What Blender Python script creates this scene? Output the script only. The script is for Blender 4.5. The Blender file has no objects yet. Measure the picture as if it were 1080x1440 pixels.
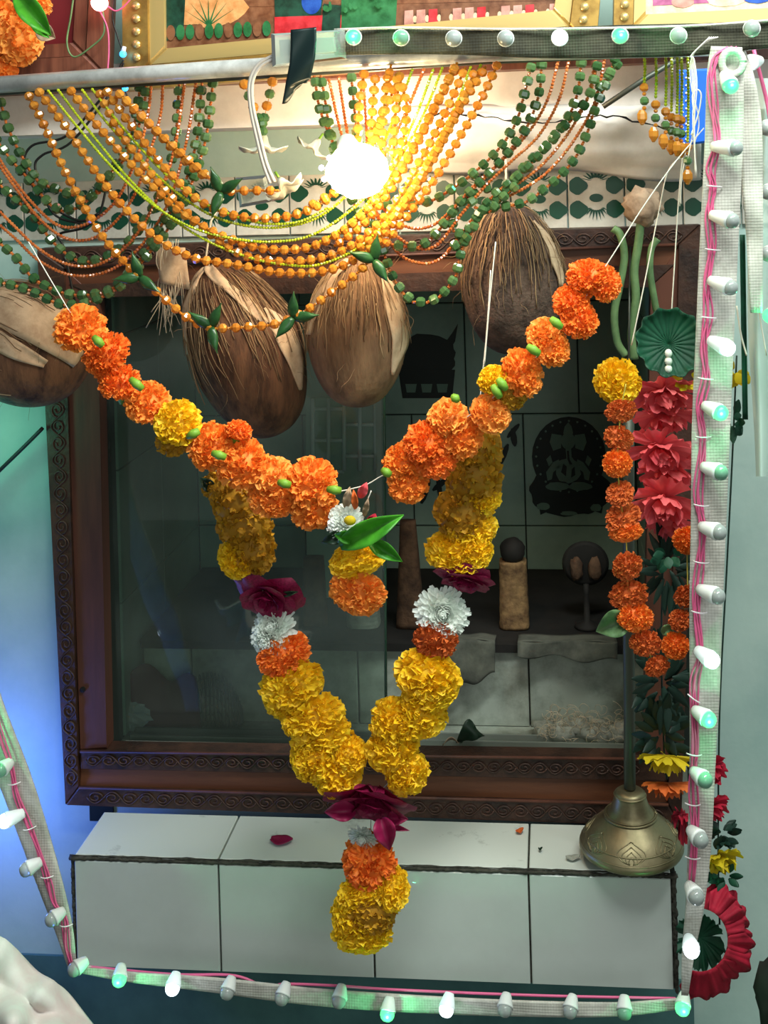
import bpy, math, random
from mathutils import Vector, Matrix, noise
random.seed(7)
R = random.uniform
PI = math.pi
V = Vector
COL = bpy.context.scene.collection

# ------------------------------------------------------------------ camera
F, CX, CY = 1700.0, 600.0, 240.0
TH, RHO = math.atan(.102), .028
CAM = V((.233, -1.7, 1.45))
FW = V((-math.sin(TH), math.cos(TH), 0))
_r0, _u0 = V((math.cos(TH), math.sin(TH), 0)), V((0, 0, 1))
RT = _r0 * math.cos(RHO) - _u0 * math.sin(RHO)
UP = _u0 * math.cos(RHO) + _r0 * math.sin(RHO)


def P(px, py, Y):
    d = FW * F + RT * (px - CX) - UP * (py - CY)
    return CAM + d * ((Y - CAM.y) / d.y)


def U(p):
    """metres per photo pixel at a point"""
    return (p - CAM).dot(FW) / F


cam = bpy.data.cameras.new('camera')
cam.sensor_fit = 'VERTICAL'
cam.sensor_height = 24
cam.lens = 24 * F / 1440
cam.shift_x = (540 - CX) / 1440
cam.shift_y = (CY - 720) / 1440
cam.clip_start = .05
co = bpy.data.objects.new('camera', cam)
co.matrix_world = Matrix(((RT.x, UP.x, -FW.x, CAM.x), (RT.y, UP.y, -FW.y, CAM.y), (RT.z, UP.z, -FW.z, CAM.z), (0, 0, 0, 1)))
COL.objects.link(co)
bpy.context.scene.camera = co

# ------------------------------------------------------------------ materials
def srgb(r, g, b):
    f = lambda c: (c / 255 / 12.92) if c / 255 <= .04045 else ((c / 255 + .055) / 1.055) ** 2.4
    return (f(r), f(g), f(b), 1)


def mat(name, c, rough=.6, metal=0, c2=None, nscale=20, island=None, bump=0, bscale=200, btype='noise', trans=0, transl=0,
        emit=0, ecol=None, spec=.5, sheen=0, alpha=1, stretch=None, c2pos=(.4, .65), coat=0, ior=1.45):
    m = bpy.data.materials.new(name)
    m.use_nodes = True
    nt = m.node_tree
    N, L = nt.nodes, nt.links
    b = N['Principled BSDF']
    out = N['Material Output']
    b.inputs['Base Color'].default_value = c
    b.inputs['Roughness'].default_value = rough
    b.inputs['Metallic'].default_value = metal
    b.inputs['Specular IOR Level'].default_value = spec
    b.inputs['Transmission Weight'].default_value = trans
    b.inputs['IOR'].default_value = ior
    b.inputs['Sheen Weight'].default_value = sheen
    b.inputs['Coat Weight'].default_value = coat
    b.inputs['Alpha'].default_value = alpha
    if emit:
        b.inputs['Emission Color'].default_value = ecol or c
        b.inputs['Emission Strength'].default_value = emit
    tc = N.new('ShaderNodeTexCoord')
    src = tc.outputs['Object']
    if stretch:
        mp = N.new('ShaderNodeMapping')
        mp.inputs['Scale'].default_value = stretch
        L.new(src, mp.inputs['Vector'])
        src = mp.outputs['Vector']
    colour = None
    if c2 is not None:
        cr = N.new('ShaderNodeValToRGB')
        cr.color_ramp.elements[0].color = c
        cr.color_ramp.elements[1].color = c2
        if island:
            g = N.new('ShaderNodeNewGeometry')
            L.new(g.outputs['Random Per Island'], cr.inputs['Fac'])
            cr.color_ramp.elements[0].position = 0
            cr.color_ramp.elements[1].position = 1
        else:
            n = N.new('ShaderNodeTexNoise')
            n.inputs['Scale'].default_value = nscale
            n.inputs['Detail'].default_value = 6
            n.inputs['Roughness'].default_value = .65
            L.new(src, n.inputs['Vector'])
            L.new(n.outputs['Fac'], cr.inputs['Fac'])
            cr.color_ramp.elements[0].position = c2pos[0]
            cr.color_ramp.elements[1].position = c2pos[1]
        colour = cr.outputs['Color']
        L.new(colour, b.inputs['Base Color'])
    if bump:
        bp = N.new('ShaderNodeBump')
        bp.inputs['Strength'].default_value = bump
        bp.inputs['Distance'].default_value = .002
        if btype == 'noise':
            t = N.new('ShaderNodeTexNoise')
            t.inputs['Scale'].default_value = bscale
            t.inputs['Detail'].default_value = 4
            L.new(src, t.inputs['Vector'])
            h = t.outputs['Fac']
        elif btype == 'voronoi':
            t = N.new('ShaderNodeTexVoronoi')
            t.inputs['Scale'].default_value = bscale
            L.new(src, t.inputs['Vector'])
            h = t.outputs['Distance']
        else:                                   # weave
            t = N.new('ShaderNodeTexWave')
            t.bands_direction = 'X'
            t.inputs['Scale'].default_value = bscale
            t2 = N.new('ShaderNodeTexWave')
            t2.bands_direction = 'Z'
            t2.inputs['Scale'].default_value = bscale
            mu = N.new('ShaderNodeMath')
            mu.operation = 'ADD'
            for q in (t, t2):
                L.new(src, q.inputs['Vector'])
            L.new(t.outputs['Fac'], mu.inputs[0])
            L.new(t2.outputs['Fac'], mu.inputs[1])
            h = mu.outputs[0]
        L.new(h, bp.inputs['Height'])
        L.new(bp.outputs['Normal'], b.inputs['Normal'])
    if transl:
        tr = N.new('ShaderNodeBsdfTranslucent')
        tr.inputs['Color'].default_value = c
        if colour is not None:
            L.new(colour, tr.inputs['Color'])
        mx = N.new('ShaderNodeMixShader')
        mx.inputs[0].default_value = transl
        L.new(b.outputs[0], mx.inputs[1])
        L.new(tr.outputs[0], mx.inputs[2])
        L.new(mx.outputs[0], out.inputs['Surface'])
    return m


def glass_mat(name, tint, gloss=.12, rough=.02, haze=0):
    """clear sheet: mostly see-through with a mirror sheen and optional dusty haze"""
    m = bpy.data.materials.new(name)
    m.use_nodes = True
    N, L = m.node_tree.nodes, m.node_tree.links
    N.remove(N['Principled BSDF'])
    out = N['Material Output']
    t = N.new('ShaderNodeBsdfTransparent')
    t.inputs['Color'].default_value = tint
    g = N.new('ShaderNodeBsdfGlossy')
    g.inputs['Roughness'].default_value = rough
    d = N.new('ShaderNodeBsdfDiffuse')
    d.inputs['Color'].default_value = (.62, .7, .66, 1)
    fr = N.new('ShaderNodeFresnel')
    fr.inputs['IOR'].default_value = 1.5
    m1, m2 = N.new('ShaderNodeMixShader'), N.new('ShaderNodeMixShader')
    tx = N.new('ShaderNodeTexNoise')
    tx.inputs['Scale'].default_value = 9
    tc = N.new('ShaderNodeTexCoord')
    L.new(tc.outputs['Object'], tx.inputs['Vector'])
    mm = N.new('ShaderNodeMath')
    mm.operation = 'MULTIPLY'
    mm.inputs[1].default_value = haze * 2
    L.new(tx.outputs['Fac'], mm.inputs[0])
    L.new(mm.outputs[0], m1.inputs[0])
    L.new(t.outputs[0], m1.inputs[1])
    L.new(d.outputs[0], m1.inputs[2])
    L.new(fr.outputs[0], m2.inputs[0])
    L.new(m1.outputs[0], m2.inputs[1])
    L.new(g.outputs[0], m2.inputs[2])
    L.new(m2.outputs[0], out.inputs['Surface'])
    return m


M = {}
M['tile'] = mat('white glazed tile', srgb(200, 209, 203), .22, c2=srgb(186, 194, 188), nscale=5, c2pos=(.45, .8), coat=.3)
M['tile_top'] = mat('worn white tile', srgb(214, 220, 212), .25, c2=srgb(120, 124, 114), nscale=11, c2pos=(.62, .74), coat=.2)
M['grout'] = mat('dark mortar', srgb(74, 72, 64), .95, c2=srgb(38, 36, 32), nscale=60, bump=.6, bscale=260)
M['niche_tile'] = mat('sooty green white tile', srgb(150, 178, 162), .35, c2=srgb(112, 138, 124), nscale=5, c2pos=(.35, .7))
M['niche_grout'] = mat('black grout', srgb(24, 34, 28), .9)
M['niche_floor'] = mat('ash dusted tile', srgb(176, 184, 172), .6, c2=srgb(120, 126, 114), nscale=14)
M['soot'] = mat('soot blackened stone', srgb(30, 27, 24), .8, c2=srgb(14, 13, 12), nscale=20)
M['print'] = mat('dark green black tile print', srgb(14, 27, 22), .5)
M['print_pale'] = mat('pale tile print', srgb(98, 126, 110), .5)
M['print_green'] = mat('leaf green tile print', srgb(14, 66, 48), .35)
M['band'] = mat('white border tile', srgb(206, 206, 196), .35, c2=srgb(160, 158, 148), nscale=9)
M['wall'] = mat('aqua distemper wall', srgb(172, 196, 188), .85, c2=srgb(150, 178, 172), nscale=4, bump=.15, bscale=70)
M['plaster'] = mat('flaking white plaster', srgb(226, 220, 212), .8, c2=srgb(186, 180, 172), nscale=9, bump=.35, bscale=45, c2pos=(.45, .8))
M['crack'] = mat('black crack', srgb(20, 18, 16), 1)
M['wood_d'] = mat('dark carved teak', srgb(70, 45, 34), .5, c2=srgb(38, 24, 19), nscale=24, bump=.5, bscale=160)
M['wood'] = mat('red brown teak', srgb(98, 57, 42), .5, c2=srgb(62, 35, 27), nscale=14, stretch=(1, 1, .12), bump=.15, bscale=120)
M['wood_h'] = mat('red brown teak rail', srgb(116, 70, 44), .5, c2=srgb(76, 43, 28), nscale=14, stretch=(.12, 1, 1), bump=.15, bscale=120)
M['scroll'] = mat('carved scroll wood', srgb(72, 47, 36), .55, c2=srgb(50, 32, 25), nscale=40)
M['gasket'] = mat('black rubber gasket', srgb(14, 17, 16), .5, c2=srgb(26, 32, 30), nscale=30)
M['glass'] = glass_mat('dusty green glass', (.78, .86, .81, 1), haze=.045)
M['glass_edge'] = mat('green glass edge', srgb(58, 92, 74), .15, trans=.3)
M['metal'] = mat('brushed steel pipe', srgb(226, 226, 222), .3, .35, c2=srgb(186, 186, 182), nscale=30)
M['alu'] = mat('dull aluminium track', srgb(150, 156, 148), .45, .5)
M['brass'] = mat('old brass', srgb(148, 137, 106), .42, .8, c2=srgb(104, 96, 72), nscale=16, bump=.08, bscale=160)
M['iron'] = mat('dull iron rod', srgb(88, 92, 84), .5, .7)
M['gold'] = mat('gold leaf moulding', srgb(184, 148, 78), .38, .7, c2=srgb(142, 108, 54), nscale=40)
M['gold_b'] = mat('bright gold lip', srgb(216, 188, 122), .32, .6)
M['maroon'] = mat('maroon board', srgb(112, 24, 30), .6)
M['brownf'] = mat('brown frame wood', srgb(128, 78, 58), .45, c2=srgb(90, 50, 38), nscale=14, stretch=(6, 1, .4))
M['webbing'] = mat('off white woven webbing', srgb(190, 188, 178), .9, c2=srgb(166, 164, 154), nscale=60, bump=.16, bscale=95, btype='weave')
M['webbing_d'] = mat('soiled webbing', srgb(66, 66, 52), .95, c2=srgb(40, 40, 32), nscale=30, bump=.3, bscale=95, btype='weave')
M['pink_wire'] = mat('pink wire insulation', srgb(216, 96, 140), .45)
M['tie'] = mat('white cable tie', srgb(232, 226, 228), .5)
M['socket'] = mat('white plastic socket', srgb(226, 230, 226), .4, transl=.15)
M['lens'] = mat('clear plastic lens', srgb(205, 214, 210), .12, trans=.55, spec=.6)
M['lens_g'] = mat('unlit green tinted lens', srgb(150, 214, 180), .12, trans=.5)
M['led_g'] = mat('lit green LED', srgb(10, 120, 50), .3, emit=1.9, ecol=(.10, 1.0, .27, 1))
M['led_w'] = mat('lit cool white LED', srgb(235, 245, 255), .3, emit=5, ecol=(.75, .9, 1, 1))
M['led_b'] = mat('lit blue LED', srgb(60, 140, 255), .3, emit=6, ecol=(.02, .3, 1, 1))
M['led_r'] = mat('lit pink red LED', srgb(255, 120, 130), .3, emit=10, ecol=(1, .3, .3, 1))
M['bulb'] = mat('glowing warm bulb', srgb(255, 230, 160), .3, emit=45, ecol=(1, .78, .42, 1))
M['clear'] = glass_mat('cloudy clear plastic box', (.88, .9, .88, 1), rough=.12, haze=.3)
M['tape'] = mat('black tape', srgb(10, 26, 28), .35)
M['grey_cable'] = mat('pale grey cable', srgb(176, 168, 160), .5)
M['black_cable'] = mat('black cable', srgb(14, 14, 14), .5)
M['thread'] = mat('white cotton thread', srgb(226, 222, 210), .9)
M['thread_y'] = mat('gold thread', srgb(190, 170, 70), .6)
M['amber'] = mat('amber plastic bead', srgb(242, 170, 66), .14, c2=srgb(222, 138, 44), island=1, trans=.35, transl=.25, spec=.7)
M['seed_o'] = mat('orange seed bead', srgb(226, 132, 66), .18, c2=srgb(192, 96, 44), island=1, transl=.2, spec=.8)
M['seed_g'] = mat('lime seed bead', srgb(198, 206, 40), .18, c2=srgb(150, 170, 36), island=1, transl=.25, spec=.8)
M['green'] = mat('bottle green bead', srgb(112, 150, 92), .1, c2=srgb(64, 108, 62), island=1, trans=.3, transl=.2, spec=.8)
M['leafp'] = mat('dark green plastic leaf', srgb(48, 92, 48), .3, c2=srgb(28, 60, 32), nscale=60, transl=.15)
M['whitep'] = mat('white plastic flower', srgb(212, 210, 196), .4, transl=.25)
M['husk'] = mat('brown coconut husk', srgb(112, 76, 52), .9, c2=srgb(58, 36, 25), nscale=50, stretch=(1, 1, .2), bump=.7, bscale=220)
M['husk2'] = mat('pale brown coconut husk', srgb(150, 116, 84), .9, c2=srgb(82, 56, 38), nscale=40, stretch=(1, 1, .2), bump=.7, bscale=220, c2pos=(.35, .7))
M['husk3'] = mat('greyish brown coconut husk', srgb(104, 82, 70), .95, c2=srgb(58, 44, 37), nscale=50, bump=.9, bscale=260)
M['husk_p'] = mat('pale husk strip', srgb(208, 180, 148), .85, c2=srgb(172, 140, 110), nscale=30, bump=.2, bscale=150)
M['fibre'] = mat('coir fibre', srgb(178, 146, 108), .9, c2=srgb(92, 66, 47), island=1)
M['fibre_p'] = mat('pale coir fibre', srgb(206, 188, 160), .9)
M['mo'] = mat('orange marigold petal', srgb(255, 168, 70), .6, c2=srgb(252, 138, 44), island=1, transl=.24)
M['mo2'] = mat('deep orange marigold petal', srgb(255, 148, 56), .6, c2=srgb(246, 116, 34), island=1, transl=.22)
M['mo3'] = mat('light orange marigold petal', srgb(255, 186, 90), .6, c2=srgb(254, 156, 62), island=1, transl=.25)
M['my'] = mat('yellow marigold petal', srgb(255, 218, 40), .6, c2=srgb(246, 192, 20), island=1, transl=.22)
M['my2'] = mat('shaded ageing yellow marigold petal', srgb(208, 156, 32), .65, c2=srgb(172, 120, 24), island=1, transl=.22)  # colour holds wilting plus the shade on the upper garland
M['mr'] = mat('rust marigold petal', srgb(226, 116, 50), .7, c2=srgb(196, 84, 30), island=1, transl=.15)
M['chrys'] = mat('white chrysanthemum petal', srgb(248, 250, 244), .6, c2=srgb(226, 234, 226), island=1, transl=.3)
M['rose'] = mat('dark magenta rose petal', srgb(150, 22, 74), .5, c2=srgb(104, 10, 46), nscale=14, transl=.12)
M['calyx'] = mat('fresh green calyx', srgb(112, 156, 46), .55)
M['leaf'] = mat('bright green leaf', srgb(86, 176, 48), .4, c2=srgb(56, 134, 36), nscale=30, transl=.25)
M['leaf_d'] = mat('dark leaf', srgb(22, 44, 28), .5)
M['pink'] = mat('coral pink fabric petal', srgb(242, 112, 116), .8, c2=srgb(228, 84, 94), nscale=16, transl=.3)
M['red'] = mat('crimson fabric petal', srgb(190, 26, 56), .75, c2=srgb(150, 14, 42), nscale=30, transl=.2)
M['fyel'] = mat('yellow fabric petal', srgb(226, 200, 26), .7, c2=srgb(186, 160, 20), island=1, transl=.25)
M['fgreen'] = mat('dark green fabric leaf', srgb(16, 78, 54), .6, c2=srgb(8, 50, 34), nscale=25, transl=.12)
M['fgreen2'] = mat('black green tinsel leaf', srgb(16, 44, 34), .55)
M['bead_w'] = mat('white pearl bead', srgb(232, 234, 226), .25)
M['stem'] = mat('limp green stem', srgb(110, 142, 92), .55, c2=srgb(74, 104, 66), nscale=26)
M['dry'] = mat('dried tan flower head', srgb(176, 150, 124), .9, c2=srgb(128, 104, 84), nscale=36, bump=.6, bscale=120)
M['cloth'] = mat('pinkish white cloth', srgb(206, 212, 202), .9, c2=srgb(196, 160, 162), nscale=6, c2pos=(.4, .7))
M['cloth_c'] = mat('coral cloth edge', srgb(206, 130, 128), .9)
M['rag'] = mat('grey rag', srgb(96, 98, 88), .95, c2=srgb(62, 64, 58), nscale=20, bump=.3, bscale=120)
M['rag_r'] = mat('dark red cloth', srgb(84, 30, 36), .9)
M['idol'] = mat('turmeric brown idol', srgb(142, 112, 74), .8, c2=srgb(84, 60, 38), nscale=50, bump=1, bscale=110)
M['idol_d'] = mat('dark brown idol', srgb(96, 70, 50), .85, c2=srgb(58, 40, 29), nscale=50, bump=1, bscale=110)
M['ash'] = mat('grey cotton ash', srgb(168, 170, 158), 1, c2=srgb(120, 122, 112), nscale=40)
M['plastic_bag'] = mat('crumpled clear plastic', srgb(190, 204, 204), .25, trans=.3)
M['net'] = mat('grey woven cover', srgb(92, 106, 98), .7)
M['blue'] = mat('blue painted frame', srgb(24, 96, 214), .5)
M['reflection_lattice'] = mat('white window reflection bars', srgb(196, 204, 206), .5)  # bars of the added panel that stands for a window reflection
M['gauze'] = None


def gauze():
    m = bpy.data.materials.new('sheer pale gauze')
    m.use_nodes = True
    N, L = m.node_tree.nodes, m.node_tree.links
    b = N['Principled BSDF']
    b.inputs['Base Color'].default_value = srgb(196, 216, 206)
    b.inputs['Roughness'].default_value = .8
    t = N.new('ShaderNodeBsdfTransparent')
    mx = N.new('ShaderNodeMixShader')
    mx.inputs[0].default_value = .66
    L.new(t.outputs[0], mx.inputs[1])
    L.new(b.outputs[0], mx.inputs[2])
    L.new(mx.outputs[0], N['Material Output'].inputs['Surface'])
    return m


M['gauze'] = gauze()
for k, c in dict(pic_peach=(222, 160, 104), pic_green=(44, 112, 66), pic_dgreen=(22, 66, 50), pic_red=(206, 52, 60), pic_blue=(36, 84, 170),
                 pic_pink=(206, 150, 136), pic_brown=(128, 84, 56), pic_mauve=(178, 100, 140), pic_cream=(226, 206, 170)).items():
    M[k] = mat(k.replace('pic_', 'printed ') + ' ink', srgb(*c), .45, c2=srgb(*[max(0, x - 34) for x in c]), nscale=60)


# ------------------------------------------------------------------ builders
class MB:
    def __init__(s):
        s.v, s.f, s.m = [], [], []

    def add(s, vs, fs, mi=0):
        b = len(s.v)
        s.v += [tuple(v) for v in vs]
        s.f += [tuple(b + i for i in f) for f in fs]
        s.m += [mi] * len(fs)
        return s

    def mesh(s, name, mats, smooth=True):
        me = bpy.data.meshes.new(name)
        me.from_pydata(s.v, [], s.f)
        for m in (mats if isinstance(mats, (list, tuple)) else [mats]):
            me.materials.append(m)
        me.polygons.foreach_set('material_index', s.m)
        me.polygons.foreach_set('use_smooth', [smooth] * len(s.f))
        me.update()
        return me

    def build(s, name, mats, parent=None, smooth=True, label=None):
        return link(name, s.mesh(name, mats, smooth), parent, label=label)


def link(name, me, parent=None, mtx=None, label=None):
    o = bpy.data.objects.new(name, me)
    COL.objects.link(o)
    if parent is not None:
        o.parent = parent
        w = parent.get('_w')
        if w:
            o.matrix_parent_inverse = Matrix.Translation(-V(w))
    if mtx is not None:
        o.matrix_basis = mtx
    if label:
        o['label'] = label
    return o


def thing(name, label, cat, loc=(0, 0, 0), group=None):
    o = bpy.data.objects.new(name, None)
    COL.objects.link(o)
    o.location = loc
    o.empty_display_size = .02
    o['_w'] = tuple(loc)
    o['label'], o['category'] = label, cat
    if group:
        o['group'] = group
    return o


def tag(o, label, cat, group=None, kind=None):
    o['label'], o['category'] = label, cat
    if group:
        o['group'] = group
    if kind:
        o['kind'] = kind
    return o


def struct(o):
    o['kind'] = 'structure'
    return o


def spline(pts, n=8):
    """Catmull-Rom through points (any tuples)"""
    pts = [tuple(p) for p in pts]
    q = [tuple(2 * a - b for a, b in zip(pts[0], pts[1]))] + pts + [tuple(2 * a - b for a, b in zip(pts[-1], pts[-2]))]
    out = []
    for i in range(1, len(q) - 2):
        for k in range(n):
            t = k / n
            out.append(tuple(.5 * (2 * b + (c - a) * t + (2 * a - 5 * b + 4 * c - d) * t * t + (3 * b - a - 3 * c + d) * t ** 3)
                             for a, b, c, d in zip(q[i - 1], q[i], q[i + 1], q[i + 2])))
    out.append(pts[-1])
    return out


def pxpath(pts, Y, n=8):
    """pixel path -> world path; each point (px, py[, dY])"""
    pts = [(p[0], p[1], Y + (p[2] if len(p) > 2 else 0)) for p in pts]
    return [P(*p) for p in (spline(pts, n) if len(pts) > 2 else pts)]


def tube(mb, path, r, n=8, mi=0, caps=True):
    path = [V(p) for p in path]
    rs = r if isinstance(r, (list, tuple)) else [r] * len(path)
    t0 = (path[1] - path[0]).normalized()
    a = t0.orthogonal().normalized()
    vs, fs = [], []
    for i, p in enumerate(path):
        t = (path[min(i + 1, len(path) - 1)] - path[max(i - 1, 0)])
        t = t.normalized() if t.length > 1e-9 else t0
        a = (a - t * a.dot(t))
        a = a.normalized() if a.length > 1e-6 else t.orthogonal().normalized()
        b = t.cross(a)
        for k in range(n):
            w = 2 * PI * k / n
            vs.append(p + (a * math.cos(w) + b * math.sin(w)) * rs[i])
    for i in range(len(path) - 1):
        for k in range(n):
            k2 = (k + 1) % n
            fs.append((i * n + k, i * n + k2, (i + 1) * n + k2, (i + 1) * n + k))
    if caps:
        fs.append(tuple(range(n))[::-1])
        fs.append(tuple((len(path) - 1) * n + k for k in range(n)))
    mb.add(vs, fs, mi)
    return mb


def frame_of(axis):
    z = V(axis).normalized()
    x = z.orthogonal().normalized()
    return Matrix((x, z.cross(x), z)).transposed()


def lathe(mb, prof, loc=(0, 0, 0), axis=(0, 0, 1), n=32, mi=0, wave=None):
    m3 = frame_of(axis)
    loc = V(loc)
    vs, fs = [], []
    for j, (r, z) in enumerate(prof):
        for k in range(n):
            w = 2 * PI * k / n
            rr, zz = (r, z) if wave is None else wave(r, z, w, j)
            vs.append(loc + m3 @ V((rr * math.cos(w), rr * math.sin(w), zz)))
    for j in range(len(prof) - 1):
        for k in range(n):
            k2 = (k + 1) % n
            fs.append((j * n + k, j * n + k2, (j + 1) * n + k2, (j + 1) * n + k))
    if wave is None:
        fs.append(tuple(range(n))[::-1])
        fs.append(tuple((len(prof) - 1) * n + k for k in range(n)))
    mb.add(vs, fs, mi)
    return mb


def prism(mb, poly, d, mi=0, bev=0):
    """polygon of world points extruded by vector d; bev insets the front face"""
    poly = [V(p) for p in poly]
    d = V(d)
    n = len(poly)
    c = sum(poly, V()) / n
    if bev:
        front = [p + (c - p).normalized() * bev * 1.4 for p in poly]
        mid = [p + d.normalized() * bev for p in poly]
        back = [p + d for p in poly]
        rings = [front, mid, back]
    else:
        rings = [poly, [p + d for p in poly]]
    vs = [p for r in rings for p in r]
    fs = [tuple(range(n)), tuple((len(rings) - 1) * n + k for k in range(n))[::-1]]
    for j in range(len(rings) - 1):
        for k in range(n):
            k2 = (k + 1) % n
            fs.append((j * n + k2, j * n + k, (j + 1) * n + k, (j + 1) * n + k2))
    mb.add(vs, fs, mi)
    return mb


def box(mb, lo, hi, mi=0, bev=0):
    x0, y0, z0 = lo
    x1, y1, z1 = hi
    return prism(mb, [(x0, y0, z0), (x1, y0, z0), (x1, y0, z1), (x0, y0, z1)], (0, y1 - y0, 0), mi, bev)


def pxquad(mb, pts, Y, d, mi=0, bev=0):
    return prism(mb, [P(x, y, Y) for x, y in pts], (0, d, 0), mi, bev)


def grid(mb, fn, nu, nv, mi=0, thick=0):
    vs = [fn(i / nu, j / nv) for j in range(nv + 1) for i in range(nu + 1)]
    fs = [(j * (nu + 1) + i, j * (nu + 1) + i + 1, (j + 1) * (nu + 1) + i + 1, (j + 1) * (nu + 1) + i) for j in range(nv) for i in range(nu)]
    mb.add(vs, fs, mi)
    return mb


def blob(mb, c, r, n=10, seed=0, amp=0, sc=(1, 1, 1), fr=3, mi=0):
    vs, fs = [], []
    c = V(c)
    m = n // 2 + 2
    for j in range(m + 1):
        a = PI * j / m
        for k in range(n):
            w = 2 * PI * k / n
            d = V((math.sin(a) * math.cos(w), math.sin(a) * math.sin(w), math.cos(a)))
            q = r * (1 + amp * noise.noise(d * fr + V((seed, seed * .7, 0))))
            vs.append(c + V((d.x * sc[0], d.y * sc[1], d.z * sc[2])) * q)
    for j in range(m):
        for k in range(n):
            k2 = (k + 1) % n
            fs.append((j * n + k, (j + 1) * n + k, (j + 1) * n + k2, j * n + k2))
    mb.add(vs, fs, mi)
    return mb


def area(name, loc, tgt, size, energy, col, sy=None):
    l = bpy.data.lights.new(name, 'AREA')
    l.shape = 'RECTANGLE'
    l.size, l.size_y = size, sy or size
    l.energy, l.color = energy, col
    o = bpy.data.objects.new(name, l)
    o.location = loc
    o.rotation_euler = (V(tgt) - V(loc)).to_track_quat('-Z', 'Y').to_euler()
    COL.objects.link(o)
    return o


def point(name, loc, energy, col, r=.03):
    l = bpy.data.lights.new(name, 'POINT')
    l.energy, l.color, l.shadow_soft_size = energy, col, r
    o = bpy.data.objects.new(name, l)
    o.location = loc
    COL.objects.link(o)


# ------------------------------------------------------------------ room shell
WY = .015                                        # wall surface
W_X0, W_X1 = -1.6, 1.6
oL, oR = P(110, 700, WY).x, P(940, 700, WY).x    # niche opening
oT, oB = P(520, 390, WY).z, P(520, 1075, WY).z


def wallpiece(name, x0, x1, z0, z1, m, y0=WY, th=.12):
    mb = MB()
    box(mb, (x0, y0, z0), (x1, y0 + th, z1))
    return struct(mb.build(name, m, smooth=False))


wallpiece('wall_left', W_X0, oL, 0, 2.5, M['wall'])
wallpiece('wall_right', oR, W_X1, 0, 2.5, M['wall'])
wallpiece('wall_below', oL, oR, 0, oB, M['wall'])
wallpiece('wall_ledge_shade', W_X0, P(975, 1400, WY).x, 0, .31, mat('dark teal ledge shade', srgb(74, 112, 112), .8, c2=srgb(54, 88, 90), nscale=5), WY - .004, .004)  # darker lower band, colour holds the shade under the ledge
wallpiece('wall_above', oL, oR, oT, 2.5, M['wall'])
mb = MB()
box(mb, (W_X0, -3.2, -.08), (W_X1, WY + .1, 0))
struct(mb.build('floor', mat('grey cement floor', srgb(110, 108, 102), .7, c2=srgb(88, 86, 82)), smooth=False))

# niche: side walls, back wall with real tiles, floor, ceiling
NB = .46
nL, nR = P(150, 700, 0).x - .004, P(925, 700, 0).x
nT, nF = P(520, 405, 0).z, CAM.z - .840


def tiled(name, rects, plane, m, g, th=.006, gap=.0022):
    """rects in plane coords -> chamfered tiles on a grout bed, one mesh"""
    mb = MB()
    for a0, a1, b0, b1 in rects:
        a0, a1, b0, b1 = a0 + gap / 2, a1 - gap / 2, b0 + gap / 2, b1 - gap / 2
        q = [plane(a0, b0), plane(a1, b0), plane(a1, b1), plane(a0, b1)]
        n = (q[1] - q[0]).cross(q[3] - q[0]).normalized()
        prism(mb, q, -n * th, 0, .001)
    return mb


rects = []
zr = [CAM.z - .838 + .2 * k for k in range(0, 5)]
x737 = P(737, 650, NB).x
for k in range(4):
    off = x737 - (.1 if k == 2 else 0)
    x = off - 1.2
    while x < nR + .02:
        a0, a1 = max(x, nL), min(x + .2, nR)
        if a1 - a0 > .01:
            rects.append((a0, a1, zr[k], min(zr[k + 1], nT + .01)))
        x += .2
t = tiled('wall_back', rects, lambda a, b: V((a, NB, b)), None, None)
box(t, (nL - .03, NB + .004, nF - .1), (nR + .03, NB + .05, nT + .05), 1)
back = struct(t.build('wall_back', [M['niche_tile'], M['niche_grout']], smooth=False))

for nm, xx, sgn in (('wall_niche_left', nL, 1), ('wall_niche_right', nR, -1)):
    rects = []
    for k in range(4):
        for y0 in (.06, .26):
            rects.append((y0, min(y0 + .2, NB), zr[k], min(zr[k + 1], nT + .01)))
    if sgn > 0:
        t = tiled(nm, rects, lambda a, b: V((xx, a, b)), None, None)
    else:
        t = tiled(nm, rects, lambda a, b: V((xx, NB + .06 - a, b)), None, None)
    box(t, (min(xx - sgn * .004, xx - sgn * .04), .012, nF - .1), (max(xx - sgn * .004, xx - sgn * .04), NB + .01, nT + .05), 1)
    struct(t.build(nm, [M['niche_tile'], M['niche_grout']], smooth=False))
mb = MB()
box(mb, (nL - .03, -.0, nF - .06), (nR + .03, NB + .03, nF))
struct(mb.build('floor_niche', M['niche_floor'], smooth=False))
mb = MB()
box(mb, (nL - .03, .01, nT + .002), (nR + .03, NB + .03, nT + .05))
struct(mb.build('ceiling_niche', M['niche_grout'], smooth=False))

# tile prints on the back wall (flat decals)
def print_poly(mb, pts, Y, mi=0, d=.0006):
    prism(mb, [P(x, y, Y) for x, y in pts], (0, d, 0), mi)


def ell(cx, cy, rx, ry, n=28, rot=0, a0=0, a1=2 * PI):
    c, s = math.cos(rot), math.sin(rot)
    out = []
    full = abs(a1 - a0) > 6.2
    for k in range(n):
        w = a0 + (a1 - a0) * k / (n if full else n - 1)
        x, y = rx * math.cos(w), ry * math.sin(w)
        out.append((cx + x * c - y * s, cy + x * s + y * c))
    return out


def jag(cx, cy, rx, ry, n=40, amp=.18, seed=1):
    return [(cx + rx * math.cos(w) * (1 + amp * noise.noise(V((math.cos(w) * 2, math.sin(w) * 2, seed)))),
             cy + ry * math.sin(w) * (1 + amp * noise.noise(V((math.cos(w) * 2, math.sin(w) * 2, seed + 5)))))
            for w in [2 * PI * k / n for k in range(n)]]


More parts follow.
